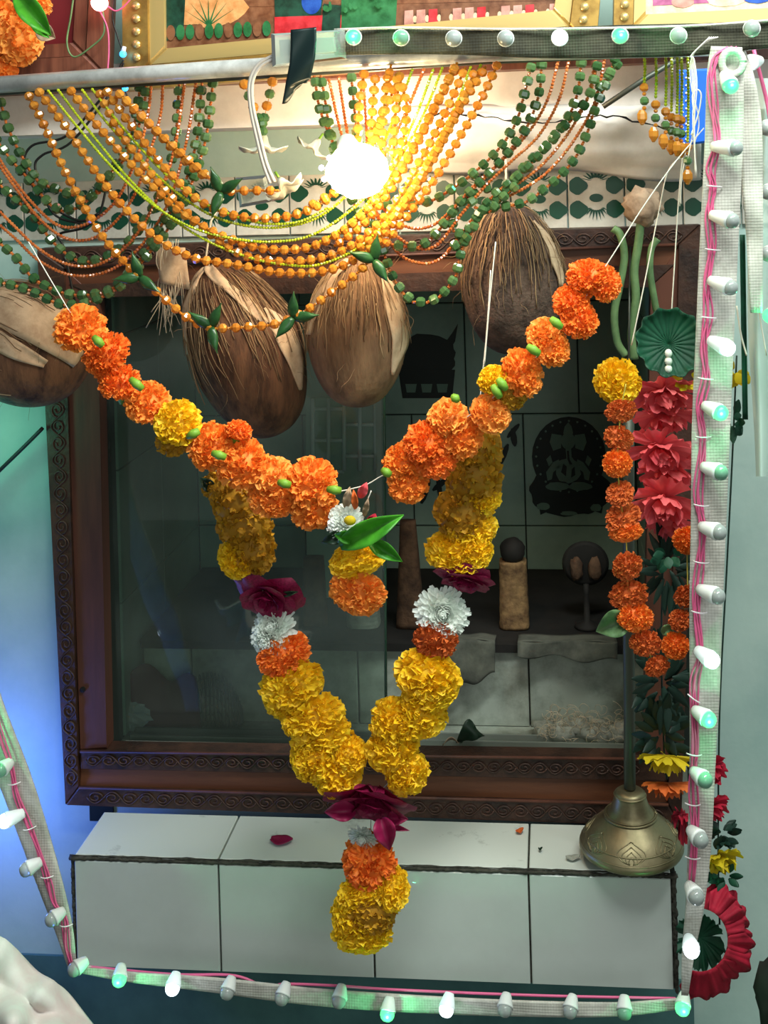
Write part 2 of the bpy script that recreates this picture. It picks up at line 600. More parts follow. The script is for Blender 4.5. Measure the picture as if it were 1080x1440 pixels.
tb = NB - .0008
mb = MB()
print_poly(mb, ell(800, 642, 52, 56), tb)
print_poly(mb, jag(802, 690, 58, 36, seed=3), tb - .0004)
print_poly(mb, [(756, 700), (850, 700), (846, 722), (826, 716), (800, 724), (778, 716), (760, 724)], tb - .0008)
for e in (ell(799, 620, 10, 12), [(790, 612), (776, 610), (773, 622), (778, 634), (789, 630)], [(808, 612), (822, 610), (825, 622), (820, 634), (809, 630)],
          [(794, 600), (799, 594), (804, 600), (806, 610), (792, 610)], [(795, 628), (803, 628), (804, 644), (809, 654), (803, 658), (797, 648)],
          jag(799, 662, 17, 18, 24, .2, 2), [(786, 646), (778, 650), (768, 664), (770, 676), (776, 674), (778, 664), (788, 656)], [(812, 646), (820, 650), (830, 664), (828, 676), (822, 674), (820, 664), (810, 656)],
          [(768, 646), (774, 640), (777, 650), (772, 656)], [(826, 640), (832, 646), (828, 656), (823, 650)],
          jag(784, 684, 17, 6, 20, .3, 4), jag(816, 684, 17, 6, 20, .3, 6), jag(764, 712, 9, 5, 16, .4, 7), jag(838, 714, 8, 5, 16, .4, 8), jag(800, 722, 12, 3, 16, .4, 9)):
    print_poly(mb, e, tb - .0014, 1)
for e in ([(797, 634), (800, 634), (801, 646), (805, 653), (801, 653), (798, 646)], [(792, 652), (797, 656), (796, 670), (789, 664)], [(804, 660), (808, 656), (809, 668), (803, 672)]):
    print_poly(mb, e, tb - .002, 0)
for k in range(24):
    a = 2 * PI * k / 24
    print_poly(mb, ell(800 + 46 * math.cos(a), 642 + 50 * math.sin(a), 1.6, 1.6, 8), tb - .0013, 1)
mb.build('seated_deity_print', [M['print'], M['print_pale']], back, smooth=False)
mb = MB()
print_poly(mb, jag(598, 500, 42, 30, seed=7, amp=.4), tb)
print_poly(mb, [(560, 520), (640, 520), (636, 560), (566, 560)], tb - .0004)
for s in (-1, 1):
    print_poly(mb, [(600 + s * 20, 490), (600 + s * 36, 468), (600 + s * 44, 455), (600 + s * 40, 480), (600 + s * 28, 500)], tb - .0008)
for x in (578, 600, 622):
    print_poly(mb, [(x - 8, 540), (x + 8, 540), (x + 6, 552), (x - 6, 552)], tb - .0012, 1)
mb.build('horned_animal_print', [M['print'], M['print_pale']], back, smooth=False)
mb = MB()
for k in range(16):
    x, y = R(590, 725), R(600, 728)
    a = R(-1, 1)
    print_poly(mb, ell(x, y, R(3, 5), R(12, 22), 10, a), tb - .0004 - .0003 * k)
mb.build('plant_sprig_print', M['print'], back, smooth=False)

# raised block inside the niche
PB = .12
pT = CAM.z - .712
t = thing('altar_block', 'low white tiled block with a soot black top inside the niche', 'altar', (0, .3, nF))
mb = MB()
box(mb, (nL + .008, PB + .008, nF), (nR - .008, NB - .009, pT - .012))
mb.build('core', M['grout'], t, smooth=False)
mb = MB()
xs = [nL + .009] + [P(744, 960, PB).x - .26 * k for k in (2, 1, 0)] + [nR - .009]
for a, b in zip(xs, xs[1:]):
    box(mb, (a + .0012, PB, nF + .001), (b - .0012, PB + .007, pT - .016), 0, .001)
mb.build('tiled_face', M['niche_floor'], t, smooth=False)
mb = MB()
box(mb, (nL + .008, PB - .012, pT - .012), (nR - .008, NB - .009, pT), 0, .002)
mb.build('top_slab', M['soot'], t, smooth=False)

# sliding track at the mouth of the niche
t = thing('sliding_door_track', 'pale aluminium track for the sliding glass along the niche sill', 'track', (0, .05, nF))
for k, y in enumerate((.03, .052, .074)):
    mb = MB()
    box(mb, (nL + .01, y, nF), (nR - .01, y + .004, nF + .009))
    mb.build('rail', M['alu'], t, smooth=False)

# ------------------------------------------------------------------ carved wooden frame
FY = -.022
fr = thing('carved_wooden_frame', 'dark carved wooden frame around the tiled shrine niche', 'frame', P(520, 1145, FY))
FD = .036
oBL, oBR, oTL, oTR = (92, 1132), (958, 1163), (52, 350), (985, 316)


def lerp2(a, b, t):
    return (a[0] + (b[0] - a[0]) * t, a[1] + (b[1] - a[1]) * t)


# rings: outer carved, plain, inner
iBL, iBR, iTL, iTR = (150, 1053), (905, 1068), (137, 418), (915, 404)
k1BL, k1BR, k1TL, k1TR = (110, 1108), (940, 1132), (90, 376), (955, 344)
k2BL, k2BR, k2TL, k2TR = (112, 1081), (938, 1098), (96, 400), (950, 372)
def strip(name, a, b, c, d, m, depth, bev=.002, off=0):
    mb = MB()
    pxquad(mb, [a, b, c, d], FY + off, depth, 0, bev)
    return mb.build(name, m, fr, smooth=False)


def scrollwork(name, a, b, half, n, off):
    """running vine of raised S-scrolls between pixel points a and b"""
    mb = MB()
    L = math.hypot(b[0] - a[0], b[1] - a[1])
    ux, uy = (b[0] - a[0]) / L, (b[1] - a[1]) / L
    vx, vy = -uy, ux
    for k in range(n):
        s = 1 if k % 2 else -1
        c0 = (k + .5) / n * L
        pts = []
        for q in range(16):
            w = q / 15
            ang = w * 2.6 * PI
            rr = half * .8 * (1 - .75 * w)
            pts.append((c0 + rr * math.cos(ang) * 1.25 * (L / n) / (2.2 * half), s * rr * math.sin(ang)))
        path = [P(a[0] + ux * p + vx * q_, a[1] + uy * p + vy * q_, FY + off) for p, q_ in pts]
        tube(mb, path, .0013, 5)
    e = [P(a[0] + ux * x + vx * half * .85 * math.sin(x / L * n * PI), a[1] + uy * x + vy * half * .85 * math.sin(x / L * n * PI), FY + off) for x in
         [L * i / (n * 6) for i in range(n * 6 + 1)]]
    tube(mb, e, .0012, 5)
    return mb.build(name, M['scroll'], fr)


strip('outer_stile', oTL, k1TL, k1BL, oBL, M['wood_d'], FD)
strip('outer_stile', k1TR, oTR, oBR, k1BR, M['wood_d'], FD)
strip('outer_rail', oBL, k1BL, k1BR, oBR, M['wood_d'], FD)
strip('outer_rail', oTL, oTR, k1TR, k1TL, M['wood_d'], FD)
strip('plain_stile', k1TL, iTL, iBL, (113, 1056), M['wood'], FD - .008, off=.006)
strip('plain_stile', iTR, k1TR, (942, 1066), iBR, M['wood'], FD - .008, off=.006)
strip('plain_rail', k2BL, k2BR, k1BR, k1BL, M['wood_h'], FD - .009, off=.007)
strip('inner_carved_rail', (112, 1056), (942, 1069), k2BR, k2BL, M['wood_d'], FD - .004, off=.002)
strip('plain_rail', k1TL, k1TR, k2TR, k2TL, M['wood_h'], FD - .009, off=.007)
strip('inner_carved_rail', k2TL, k2TR, iTR, iTL, M['wood_d'], FD - .004, off=.004)
scrollwork('scroll_carving', (122, 1121), (935, 1148), 10, 34, -.001)
scrollwork('scroll_carving', (120, 1069), (900, 1083), 9, 36, .001)
scrollwork('scroll_carving', (73, 400), (101, 1105), 11, 30, -.001)
scrollwork('scroll_carving', (90, 362), (960, 331), 10, 34, -.001)
for a, b in (((111, 1108), (940, 1132)), ((113, 1057), (940, 1068)), ((91, 376), (953, 344))):
    mb = MB()
    tube(mb, [P(a[0], a[1], FY - .001), P(b[0], b[1], FY - .001)], .0022, 6)
    mb.build('bead_moulding', M['wood'], fr)
mb = MB()
lathe(mb, [(.0001, -.001), (.004, -.001), (.004, .002), (.0001, .002)], P(116, 970, FY + .004), (0, 1, 0), 10)
mb.build('knot_hole', M['crack'], fr)

# sliding glass sheet behind the frame
t = thing('sliding_glass_sheet', 'dusty sliding glass sheet covering the left half of the niche', 'glass door', P(340, 1050, .045))
gl = [P(133, 405, .04), P(538, 400, .04), P(543, 1060, .04), P(147, 1056, .04)]
mb = MB()
prism(mb, gl, (0, .004, 0))
mb.build('glass', M['glass'], t, smooth=False)
mb = MB()
tube(mb, [P(539, 405, .042), P(543, 1052, .042)], .0024, 6)
mb.build('polished_edge', M['glass_edge'], t)
mb = MB()
path = [P(146 + R(-2, 2) + (y - 430) * .014, y, .036) for y in range(425, 1052, 6)]
tube(mb, path, [R(.003, .0065) for _ in path], 6)
mb.build('gasket', M['gasket'], t)

# ------------------------------------------------------------------ ledge in front
LY = -.135
lx0, lx1 = P(97, 1203, LY).x, P(953, 1228, LY).x
lz1 = (P(97, 1203, LY).z + P(953, 1228, LY).z) / 2
lz0 = (P(105, 1360, LY).z + P(952, 1395, LY).z) / 2
led = thing('tiled_ledge', 'white tiled ledge under the wooden frame with dark grout and chipped edges', 'ledge', (0, -.1, lz0))
mb = MB()
box(mb, (lx0 + .004, LY + .006, lz0), (lx1 - .002, FY - .003, lz1 - .006))
box(mb, (lx0 + .08, FY - .004, lz0), (lx1 - .02, WY, lz1 - .03))
mb.build('mortar_core', M['grout'], led, smooth=False)
xs = [lx0 + .006] + [P(q, 1300, LY).x for q in (309, 525, 745)] + [lx1 - .008]
mb = MB()
for a, b in zip(xs, xs[1:]):
    box(mb, (a + .0013, LY, lz0 + .002), (b - .0013, LY + .007, lz1 - .0075), 0, .001)
mb.build('tiled_front', M['tile'], led, smooth=False)
mb = MB()
for a, b in zip(xs, xs[1:]):
    q = [V((a + .0013, LY + .003, lz1)), V((b - .0013, LY + .003, lz1)), V((b - .0013, FY - .004, lz1)), V((a + .0013, FY - .004, lz1))]
    prism(mb, q, (0, 0, -.007), 0, .001)
mb.build('tiled_top', M['tile_top'], led, smooth=False)
mb = MB()
path = [V((lx0 + (lx1 - lx0) * k / 220, LY + .0014 + R(-.0005, .0005), lz1 - .0046 + R(-.0006, .0006))) for k in range(221)]
tube(mb, path, [.0024 + .0012 * noise.noise(V((k * .11, 0, 3))) + R(-.0004, .0004) for k in range(221)], 6)
path = [V((lx0 + (lx1 - lx0) * k / 120, LY + .0022, lz1 - .0014 + R(-.0004, .0003))) for k in range(121)]
tube(mb, path, [max(.0004, .0012 + .0016 * noise.noise(V((k * .23, 4, 3)))) for k in range(121)], 5)
for k in range(26):
    z = lz0 + (lz1 - lz0) * k / 26
    blob(mb, (lx1 - .005 + R(-.001, .001), LY + .003, z), R(.003, .005), 6, k, .5, (.8, .7, 1.6))
    blob(mb, (lx0 + .003, LY + .004, z), R(.0025, .004), 6, k + 50, .5, (.8, .7, 1.6))
mb.build('chipped_mortar', M['grout'], led)
mb = MB()
tk = (nL, 0)
# ------------------------------------------------------------------ slab, plaster and border tiles above the frame
mb = MB()
SY = -.10
a = [P(-60, 96, SY), P(1120, 60, SY), P(1120, 152, SY), P(-60, 194, SY)]
prism(mb, a, (0, .115, 0), 0, .004)
struct(mb.build('slab', M['plaster'], smooth=False))
def plaster(u, v):
    x = 560 + (985 - 560) * u
    y = 150 + 96 * v + (6 * math.sin(u * 9) if v > .9 else 0) + 14 * (1 - u) * v * -1
    dy = .018 * math.sin(v * PI * .6) + .007 * noise.noise(V((u * 7, v * 3, 2)))
    return P(x, y, SY + .075 * v ** 1.5 - dy + .004)
mb = MB()
grid(mb, plaster, 60, 20)
vs = len(mb.v)
o = struct(mb.build('wall_plaster_patch', M['plaster']))
so = o.modifiers.new('s', 'SOLIDIFY')
so.thickness = .006
so.offset = -1
mb = MB()
path = [P(x, 166 + 6 * math.sin(x / 37) + R(-2, 2) + 14 * math.exp(-((x - 930) / 60) ** 2), SY - .0195 + .006) for x in range(610, 985, 9)]
tube(mb, path, [R(.0006, .0017) for _ in path], 5)
o = mb.build('plaster_crack', M['crack'])
struct(o)
o.name = 'wall_crack'

# border tiles
BY = .008
mb = MB()
xb = [P(-40, 290, BY).x + .0795 * k for k in range(0, 16)]
zb1, zb0 = P(540, 243, BY).z, P(540, 327, BY).z
mb2 = MB()
for a, b in zip(xb, xb[1:]):
    box(mb, (a + .001, BY, zb0), (b - .001, BY + .006, zb1), 0, .001)
    cx, cz, s = (a + b) / 2, (zb0 + zb1) / 2, (b - a) / 2
    def dec(pts, k=0):
        prism(mb2, [V((cx + x * s, BY - .0006 - .0002 * k, cz + y * s)) for x, y in pts], (0, .0005, 0))
    for sx in (-1, 1):
        for sy in (-1, 1):
            dec([(sx * .64 + .33 * math.cos(w) * (1 + .12 * math.cos(3 * w)), sy * .42 + .3 * math.sin(w) * (1 + .1 * math.cos(4 * w))) for w in [2 * PI * q / 18 for q in range(18)]][::1])
    dec([(.24 * math.cos(w), .15 * math.sin(w) - .02) for w in [2 * PI * q / 16 for q in range(16)]])
    for q in range(9):
        w = PI * (q + .5) / 9
        dec([(math.cos(w) * .2 - .06, math.sin(w) * .12 + .58), (math.cos(w) * .2 + .06, math.sin(w) * .12 + .58), (math.cos(w) * .46 + .03, math.sin(w) * .3 + .62), (math.cos(w) * .5 - .03, math.sin(w) * .34 + .62)], 1)
        dec([(math.cos(w) * .22 - .05, -.35 - math.sin(w) * .1), (math.cos(w) * .22 + .05, -.35 - math.sin(w) * .1), (math.cos(w) * .42, -.42 - math.sin(w) * .4)], 1)
o = mb.build('wall_tile_band', M['band'], smooth=False)
struct(o)
o2 = mb2.build('tile_band_motif', M['print_green'], o, smooth=False)
# narrow carved wooden shelf under the pictures
mb = MB()
pxquad(mb, [(-60, 116), (1120, 52), (1120, 78), (-60, 136)], -.135, .15, 0, .002)
tag(mb.build('wooden_shelf', M['brownf'], smooth=False), 'narrow brown wooden shelf board under the gold picture frames', 'shelf')

# ------------------------------------------------------------------ pipe, pictures and top things
PY = -.30
t = thing('curtain_rod', 'bright steel rod carrying the bead hangings, spanning the top of the shrine', 'rod', P(540, 80, PY))
mb = MB()
tube(mb, [P(-40, 122, PY), P(300, 98, PY), P(690, 74, PY), P(1000, 66, PY)], .0105, 20)
mb.build('pipe', M['metal'], t)
mb = MB()
tube(mb, [P(-40, 133, PY + .006), P(690, 86, PY + .006), P(880, 78, PY + .006)], .0035, 8)
mb.build('hanging_wire', M['iron'], t)


def frame_thing(name, label, outer, Y, w_px, mats, art, tilt=.0, rosette=True, depth=.024):
    """picture frame given the outer quad TL,TR,BR,BL in pixels at plane Y"""
    t = thing(name, label, 'picture frame', P(*lerp2(outer[3], outer[2], .5), Y), 'picture frames above the rod')
    c = (sum(p[0] for p in outer) / 4, sum(p[1] for p in outer) / 4)

    def inset(d):
        out = []
        for p in outer:
            out.append((p[0] + (d if p[0] < c[0] else -d), p[1] + (d if p[1] < c[1] else -d)))
        return out
    rings = [inset(0), inset(w_px * .62), inset(w_px)]
    nm = ('outer_moulding', 'inner_lip')
    for r in range(2):
        A, B = rings[r], rings[r + 1]
        for k in range(4):
            k2 = (k + 1) % 4
            mb = MB()
            pxquad(mb, [A[k], A[k2], B[k2], B[k]], Y + r * .005, depth - r * .005, 0, .003)
            mb.build(nm[r], mats[r], t, smooth=False)
    if rosette:
        d = inset(w_px * .34)
        for k in range(4):
            mb = MB()
            a, b = d[k], d[(k + 1) % 4]
            n = max(6, int(math.hypot(b[0] - a[0], b[1] - a[1]) / 17))
            for q in range(n):
                p = lerp2(a, b, (q + .5) / n)
                w = P(p[0], p[1], Y - .001)
                lathe(mb, [(.0001, -.001), (.003, -.0012), (.0055, .0005), (.0055, .002), (.0001, .002)], w, (0, -1, 0), 10)
                lathe(mb, [(.0001, -.0), (.0025, .0), (.0001, .003)], w, (0, -1, 0), 8)
            mb.build('rosette_beading', mats[1], t)
    mb = MB()
    pxquad(mb, inset(w_px - 1), Y + .014, .004)
    pic = mb.build('picture', art[0], t, smooth=False)
    g = MB()
    ms = sorted({m for _, m in art[1]})
    for i, (pts, m) in enumerate(art[1]):
        prism(g, [P(x, y, Y + .0135 - .0001 * i) for x, y in pts], (0, .0005, 0), ms.index(m))
    if ms:
        g.build('printed_pattern', [M[m] for m in ms], pic, smooth=False)
    return t


art = []
art.append(([(225, -70), (800, -70), (800, 0), (225, 12)], 'pic_brown'))
art.append((jag(292, 2, 52, 40, 30, .3, 2), 'pic_peach'))
for k in range(7):
    a = -PI / 2 + (k - 3) * .33
    art.append(([(292, 36), (295, 36), (293 + 42 * math.cos(a), 34 + 38 * math.sin(a))], 'pic_green'))
art.append(([(384, -40), (460, -40), (448, 40), (388, 44)], 'pic_dgreen'))
art.append(([(232, -30), (262, -30), (258, 45), (233, 58)], 'pic_dgreen'))
art.append(([(386, 24), (500, 20), (500, 54), (386, 58)], 'pic_red'))
art.append((ell(438, 2, 14, 18), 'pic_blue'))
art.append(([(480, -30), (560, -30), (556, 42), (480, 44)], 'pic_green'))
art.append(([(455, 5), (480, 8), (478, 44), (452, 44)], 'pic_dgreen'))
for k in range(11):
    x = 240 + k * 13.5
    art.append((ell(x, 46 - k * .6, 6.2, 11, 12), 'pic_green' if k % 3 else 'pic_brown'))
for k in range(13):
    x = 575 + k * 17
    art.append(([(x - 7, 44 - k * .9), (x + 7, 43 - k * .9), (x + 6, 14 - k * .8), (x - 6, 15 - k * .8)], ('pic_pink', 'pic_pink', 'pic_red', 'pic_brown')[k % 4]))
    art.append((ell(x + 8.5, 27 - k * .9, 3, 5, 10), 'pic_cream'))
for k in range(16):
    art.append((ell(500 + R(-60, 60), R(-30, 20), R(3, 7), R(2, 5), 8, R(0, 3)), 'pic_green'))
frame_thing('gold_picture_frame', 'wide gold picture frame with a garden scene behind the steel rod', [(170, -130), (858, -160), (838, 74), (172, 128)], -.165, 60,
            (M['gold'], M['gold_b']), (M['pic_brown'], art))
art = [([(918, -60), (1080, -60), (1080, 0), (918, 8)], 'pic_mauve'), (jag(1020, 0, 26, 9, 20, .3, 3), 'pic_cream'), (jag(960, 2, 16, 9, 20, .3, 4), 'pic_pink'), (jag(1065, -4, 20, 9, 20, .3, 4), 'pic_blue')]
frame_thing('gold_picture_frame', 'gold picture frame with a mauve print above the corner of the light strip', [(866, -160), (1260, -160), (1260, 50), (862, 66)], -.165, 46,
            (M['gold'], M['gold_b']), (M['pic_cream'], art))
frame_thing('brown_picture_frame', 'brown wooden picture frame around a maroon board behind the top marigolds', [(-260, -150), (160, -150), (150, 108), (-260, 128)], -.165, 48,
            (M['brownf'], M['brownf']), (M['maroon'], []), rosette=False)
# blue frame with white dots, far corner
t = thing('blue_dotted_frame', 'narrow blue frame with a row of white dots behind the end of the rod', 'picture frame', P(985, 200, -.06))
mb = MB()
pxquad(mb, [(955, 98), (1000, 96), (1000, 200), (958, 205)], -.165, .02, 0, .002)
pxquad(mb, [(1040, 36), (1120, 32), (1120, 58), (1040, 62)], -.165, .02, 0, .002)
mb.build('border', M['blue'], t, smooth=False)
mb = MB()
for k in range(18):
    blob(mb, P(960 + (k % 2) * 5, 104 + k * 5.4, -.166), .0014, 6)
mb.build('dot_row', M['tie'], t)

# controller box with tape
t = thing('light_controller_box', 'cloudy clear plastic light controller box taped onto the steel rod', 'controller', P(430, 90, -.33))
mb = MB()
pxquad(mb, [(380, 47), (484, 41), (486, 82), (382, 94)], -.345, .026, 0, .004)
mb.build('case', M['clear'], t, smooth=False)
mb = MB()
pxquad(mb, [(392, 56), (470, 52), (472, 72), (394, 80)], -.334, .006, 0, .001)
mb.build('circuit_board', mat('grey green circuit board', srgb(120, 132, 120), .6), t, smooth=False)
mb = MB()
def tapef(u, v):
    x0, y0 = 409 + 36 * u - 4 * max(0, v - .2) * 1.5 - 14 * max(0, v - .45), 42 - 4 * u + v * (104 - 12 * u - (16 * u if v > .8 else 0))
    if v > .96:
        y0 += 5 * math.sin(u * 7)
    d = -.3465 - .001 * math.sin(u * 5 + v * 9) + (.012 * max(0, v - .55))
    return P(x0, y0, d)
grid(mb, tapef, 10, 24)
o = mb.build('tape_strip', M['tape'], t, label='black adhesive tape')
so = o.modifiers.new('s', 'SOLIDIFY')
so.thickness = .0008
mb = MB()
tube(mb, pxpath([(384, 78), (362, 92), (351, 116), (352, 150), (360, 190), (370, 230), (380, 258)], -.335), .0022, 8)
tube(mb, pxpath([(386, 82), (366, 94), (355, 116), (356, 150), (365, 190), (375, 230), (386, 256)], -.335), .0022, 8)
mb.build('cable', M['grey_cable'], t)
t = thing('power_adapter', 'cloudy plastic plug adapter hanging on the grey cable among the amber beads', 'adapter', P(368, 290, -.255))
mb = MB()
pxquad(mb, [(330, 250), (374, 246), (380, 284), (336, 292)], -.262, .022, 0, .004)
mb.build('body', M['clear'], t, smooth=False)
mb = MB()
for k in range(2):
    pxquad(mb, [(378, 258 + 14 * k), (394, 256 + 14 * k), (394, 261 + 14 * k), (378, 263 + 14 * k)], -.25, .004)
mb.build('pin', M['metal'], t, smooth=False)

# warm bulb with its white lily cups
t = thing('warm_light_bulb', 'brightly glowing warm bulb among the amber bead strands', 'bulb', P(500, 240, -.20))
bp = P(503, 240, -.362)
mb = MB()
blob(mb, bp, .031, 22, 3, .12, (1.12, 1, 1), 3)
mb.build('glowing_globe', M['bulb'], t)
mb = MB()
lathe(mb, [(.0001, 0), (.012, .001), (.014, .012), (.012, .03), (.0001, .031)], bp + V((-.012, .024, .018)), (-.3, 1, .6), 16)
mb.build('lamp_holder', M['socket'], t)
mb = MB()
for k, (x, y) in enumerate(((452, 236), (456, 252), (463, 222), (470, 262))):
    blob(mb, P(x, y, -.36), .0032, 10)
mb.build('led_cluster', mat('lit lilac LED', srgb(200, 190, 255), .3, emit=6, ecol=(.6, .55, 1, 1)), t)


def lily(name, label, px, py, Y, s, axis, m=None):
    t = thing(name, label, 'plastic flower', P(px, py, Y), 'white bell flowers')
    c = P(px, py, Y)
    u = U(c)
    mb = MB()
    lathe(mb, [(.08, 1.0), (.22, .8), (.30, .45), (.42, .2), (.8, .06), (1.25, .1)], c, axis, 30,
          wave=lambda r, z, w, j: (r * s * u * (1 + (.22 * math.cos(6 * w) * (j / 5) ** 2)), (z * s + (j / 5) ** 3 * 4 * math.cos(6 * w)) * u))
    o = mb.build('bell_cup', m or M['whitep'], t)
    so = o.modifiers.new('s', 'SOLIDIFY')
    so.thickness = .0009
    mb = MB()
    tube(mb, [c + V(axis).normalized() * s * u * q for q in (.95, 1.2, 1.5)], s * u * .09, 8)
    mb.build('stalk', M['calyx'], t)
    return t


lily('white_bell_flower', 'white plastic bell flower hanging below the two amber strands', 370, 214, -.29, 26, (0, .05, 1))
lily('white_bell_flower', 'tilted white plastic bell flower beside the plug adapter', 404, 268, -.27, 22, (-.55, .2, .8))
lily('white_bell_flower', 'white plastic bell flower touching the glowing bulb', 437, 212, -.262, 20, (.6, .1, .8))

# black cables, upper left corner
t = thing('black_cable_loop', 'loose black cables looped on the white slab behind the green beads', 'cable', P(70, 300, -.12))
for pts in ([(150, 130), (95, 190), (45, 205), (35, 235), (60, 280), (110, 310), (140, 300)], [(155, 132), (100, 200), (60, 218), (50, 240), (75, 300), (120, 316)],
            [(152, 250), (140, 300), (118, 320), (82, 330), (90, 350), (105, 425)]):
    mb = MB()
    tube(mb, pxpath(pts, -.165), .0018, 6)
    mb.build('cable', M['black_cable'], t)
mb = MB()
tube(mb, pxpath([(60, 602), (30, 632), (-30, 690)], -.03), .0028, 8)
tag(mb.build('black_cable', M['black_cable']), 'short black cable crossing the aqua wall beside the wooden frame', 'cable')
mb = MB()
tube(mb, [P(848, 150, -.15), P(905, 112, -.15), P(965, 76, -.15)], .0035, 8)
tag(mb.build('grey_cord', M['iron']), 'grey cord slanting across the white plaster behind the bead pendants', 'cord')

# fairy lights between the picture frames
def fairy(name, label, px, py, Y, m, r, wire, wm):
    t = thing(name, label, 'fairy light', P(px, py, Y), 'fairy lights')
    mb = MB()
    blob(mb, P(px, py, Y), r, 14)
    mb.build('glowing_bulb', m, t)
    mb = MB()
    lathe(mb, [(.0001, 0), (r * .7, 0), (r * .6, r * 1.6), (.0001, r * 1.6)], P(px, py, Y) + V((0, 0, r * .6)), (.2, .3, 1), 10)
    mb.build('socket', M['socket'], t)
    mb = MB()
    for w in wire:
        tube(mb, pxpath(w, Y + .004), .0011, 5)
    mb.build('wire', wm, t)


fairy('fairy_light', 'pink glowing fairy bulb hanging before the maroon board', 140, 4, -.19, M['led_r'], .011,
      [[(141, 16), (151, 40), (153, 70), (151, 104)], [(150, 8), (168, 14), (200, -20)], [(144, -10), (142, -40), (150, -80)]], M['pink_wire'])
fairy('fairy_light', 'small blue glowing bulb between the maroon board and the gold frame', 173, 76, -.18, M['led_b'], .0045,
      [[(172, 70), (165, 50), (158, 20), (166, -30)], [(174, 84), (168, 98), (172, 128)]], M['black_cable'])
fairy('fairy_light', 'second blue glowing bulb lower down beside the rod', 176, 124, -.185, M['led_b'], .004,
      [[(176, 118), (172, 100), (174, 88)], [(176, 128), (180, 140), (176, 150)]], M['black_cable'])
mb = MB()
tube(mb, pxpath([(108, -40), (100, 20), (94, 60), (104, 80), (128, 66), (146, 46), (144, 10), (140, -30)], -.185), .0013, 5)
tag(mb.build('green_wire', M['stem']), 'thin green wire looped before the maroon board', 'wire')

# ------------------------------------------------------------------ bead hangings
def resample(path, step, start=0.0):
    out, d = [], start
    acc = 0.0
    for a, b in zip(path, path[1:]):
        L = (b - a).length
        while d <= acc + L and L > 0:
            t = (d - acc) / L
            out.append((a.lerp(b, t), (b - a).normalized()))
            d += step
        acc += L
    return out


def beadshape(mb, p, t, r, h, n, mi=0, prof=((.5, -1), (1, -.4), (1, .4), (.5, 1)), rot=None):
    m3 = frame_of(t) @ Matrix.Rotation(R(0, 6) if rot is None else rot, 3, 'Z')
    vs = [p + m3 @ V((r * q * math.cos(2 * PI * k / n), r * q * math.sin(2 * PI * k / n), h * z)) for q, z in prof for k in range(n)]
    fs = [tuple(range(n))[::-1], tuple((len(prof) - 1) * n + k for k in range(n))]
    for j in range(len(prof) - 1):
        for k in range(n):
            k2 = (k + 1) % n
            fs.append((j * n + k, j * n + k2, (j + 1) * n + k2, (j + 1) * n + k))
    mb.add(vs, fs, mi)


SEEDP = ((.55, -1), (1, 0), (.55, 1))
def strand(parent, kind, pts, Y, jitter=.004, end=True):
    path = pxpath(pts, Y + R(-jitter, jitter), 10)
    u = .82e-3
    mb = MB()
    tube(mb, path, .0005, 4, 0)
    if kind == 'amber':
        for i, (p, t) in enumerate(resample(path, 15.5 * u, R(0, 8) * u)):
            beadshape(mb, p, t, 7.2 * u, 5.9 * u, 7)
            beadshape(mb, p + t * 7.75 * u, t, 2.6 * u, 1.8 * u, 5, 0, SEEDP)
        return mb.build('amber_bead_strand', [M['amber']], parent, smooth=False)
    if kind == 'amberseed':                      # amber beads with gold seeds between
        for i, (p, t) in enumerate(resample(path, 19 * u)):
            beadshape(mb, p, t, 7.0 * u, 6 * u, 7)
            for q in (8.4, 11.2):
                beadshape(mb, p + t * q * u, t, 2.5 * u, 1.7 * u, 5, 0, SEEDP)
        return mb.build('amber_bead_strand', [M['amber']], parent, smooth=False)
    if kind == 'green':
        for i, (p, t) in enumerate(resample(path, 20 * u, R(0, 8) * u)):
            beadshape(mb, p, t, 8.0 * u, 6.5 * u, 6, 0, ((.68, -1), (1, -.5), (1, .5), (.68, 1)))
            for q in (8.6, 11.6):
                beadshape(mb, p + t * q * u, t, 2.7 * u, 1.7 * u, 5, 1, SEEDP)
        return mb.build('green_bead_strand', [M['green'], M['seed_o']], parent, smooth=False)
    m = {'orange': M['seed_o'], 'lime': M['seed_g']}[kind]
    s = 2.9 if kind == 'orange' else 2.5
    for p, t in resample(path, s * 1.7 * u):
        beadshape(mb, p, t, s * u, s * .86 * u, 6, 0, SEEDP)
    return mb.build({'orange': 'orange_seed_strand', 'lime': 'lime_seed_strand'}[kind], m, parent, smooth=False)


def leafpair(parent, px, py, Y, s=20, rot=0):
    c = P(px, py, Y)
    u = U(c)
    mb = MB()
    for k, a in enumerate((.5, 1.9, -1.9)):
        a += rot
        def lf(p, q):
            L = p * s * 1.9
            w = (q - .5) * s * .8 * math.sin(PI * (.12 + .88 * p) ** .8) ** 1.2
            z = 6 * math.sin(p * 2.4) - 30 * ((q - .5) ** 2) * .4
            x, y = L * math.cos(a) - w * math.sin(a), L * math.sin(a) + w * math.cos(a)
            return c + V((x * u, -(z + k) * u, y * u))
        grid(mb, lf, 8, 6)
    o = mb.build('plastic_leaf', M['leafp'], parent)
    so = o.modifiers.new('s', 'SOLIDIFY')
    so.thickness = .0008
    return o


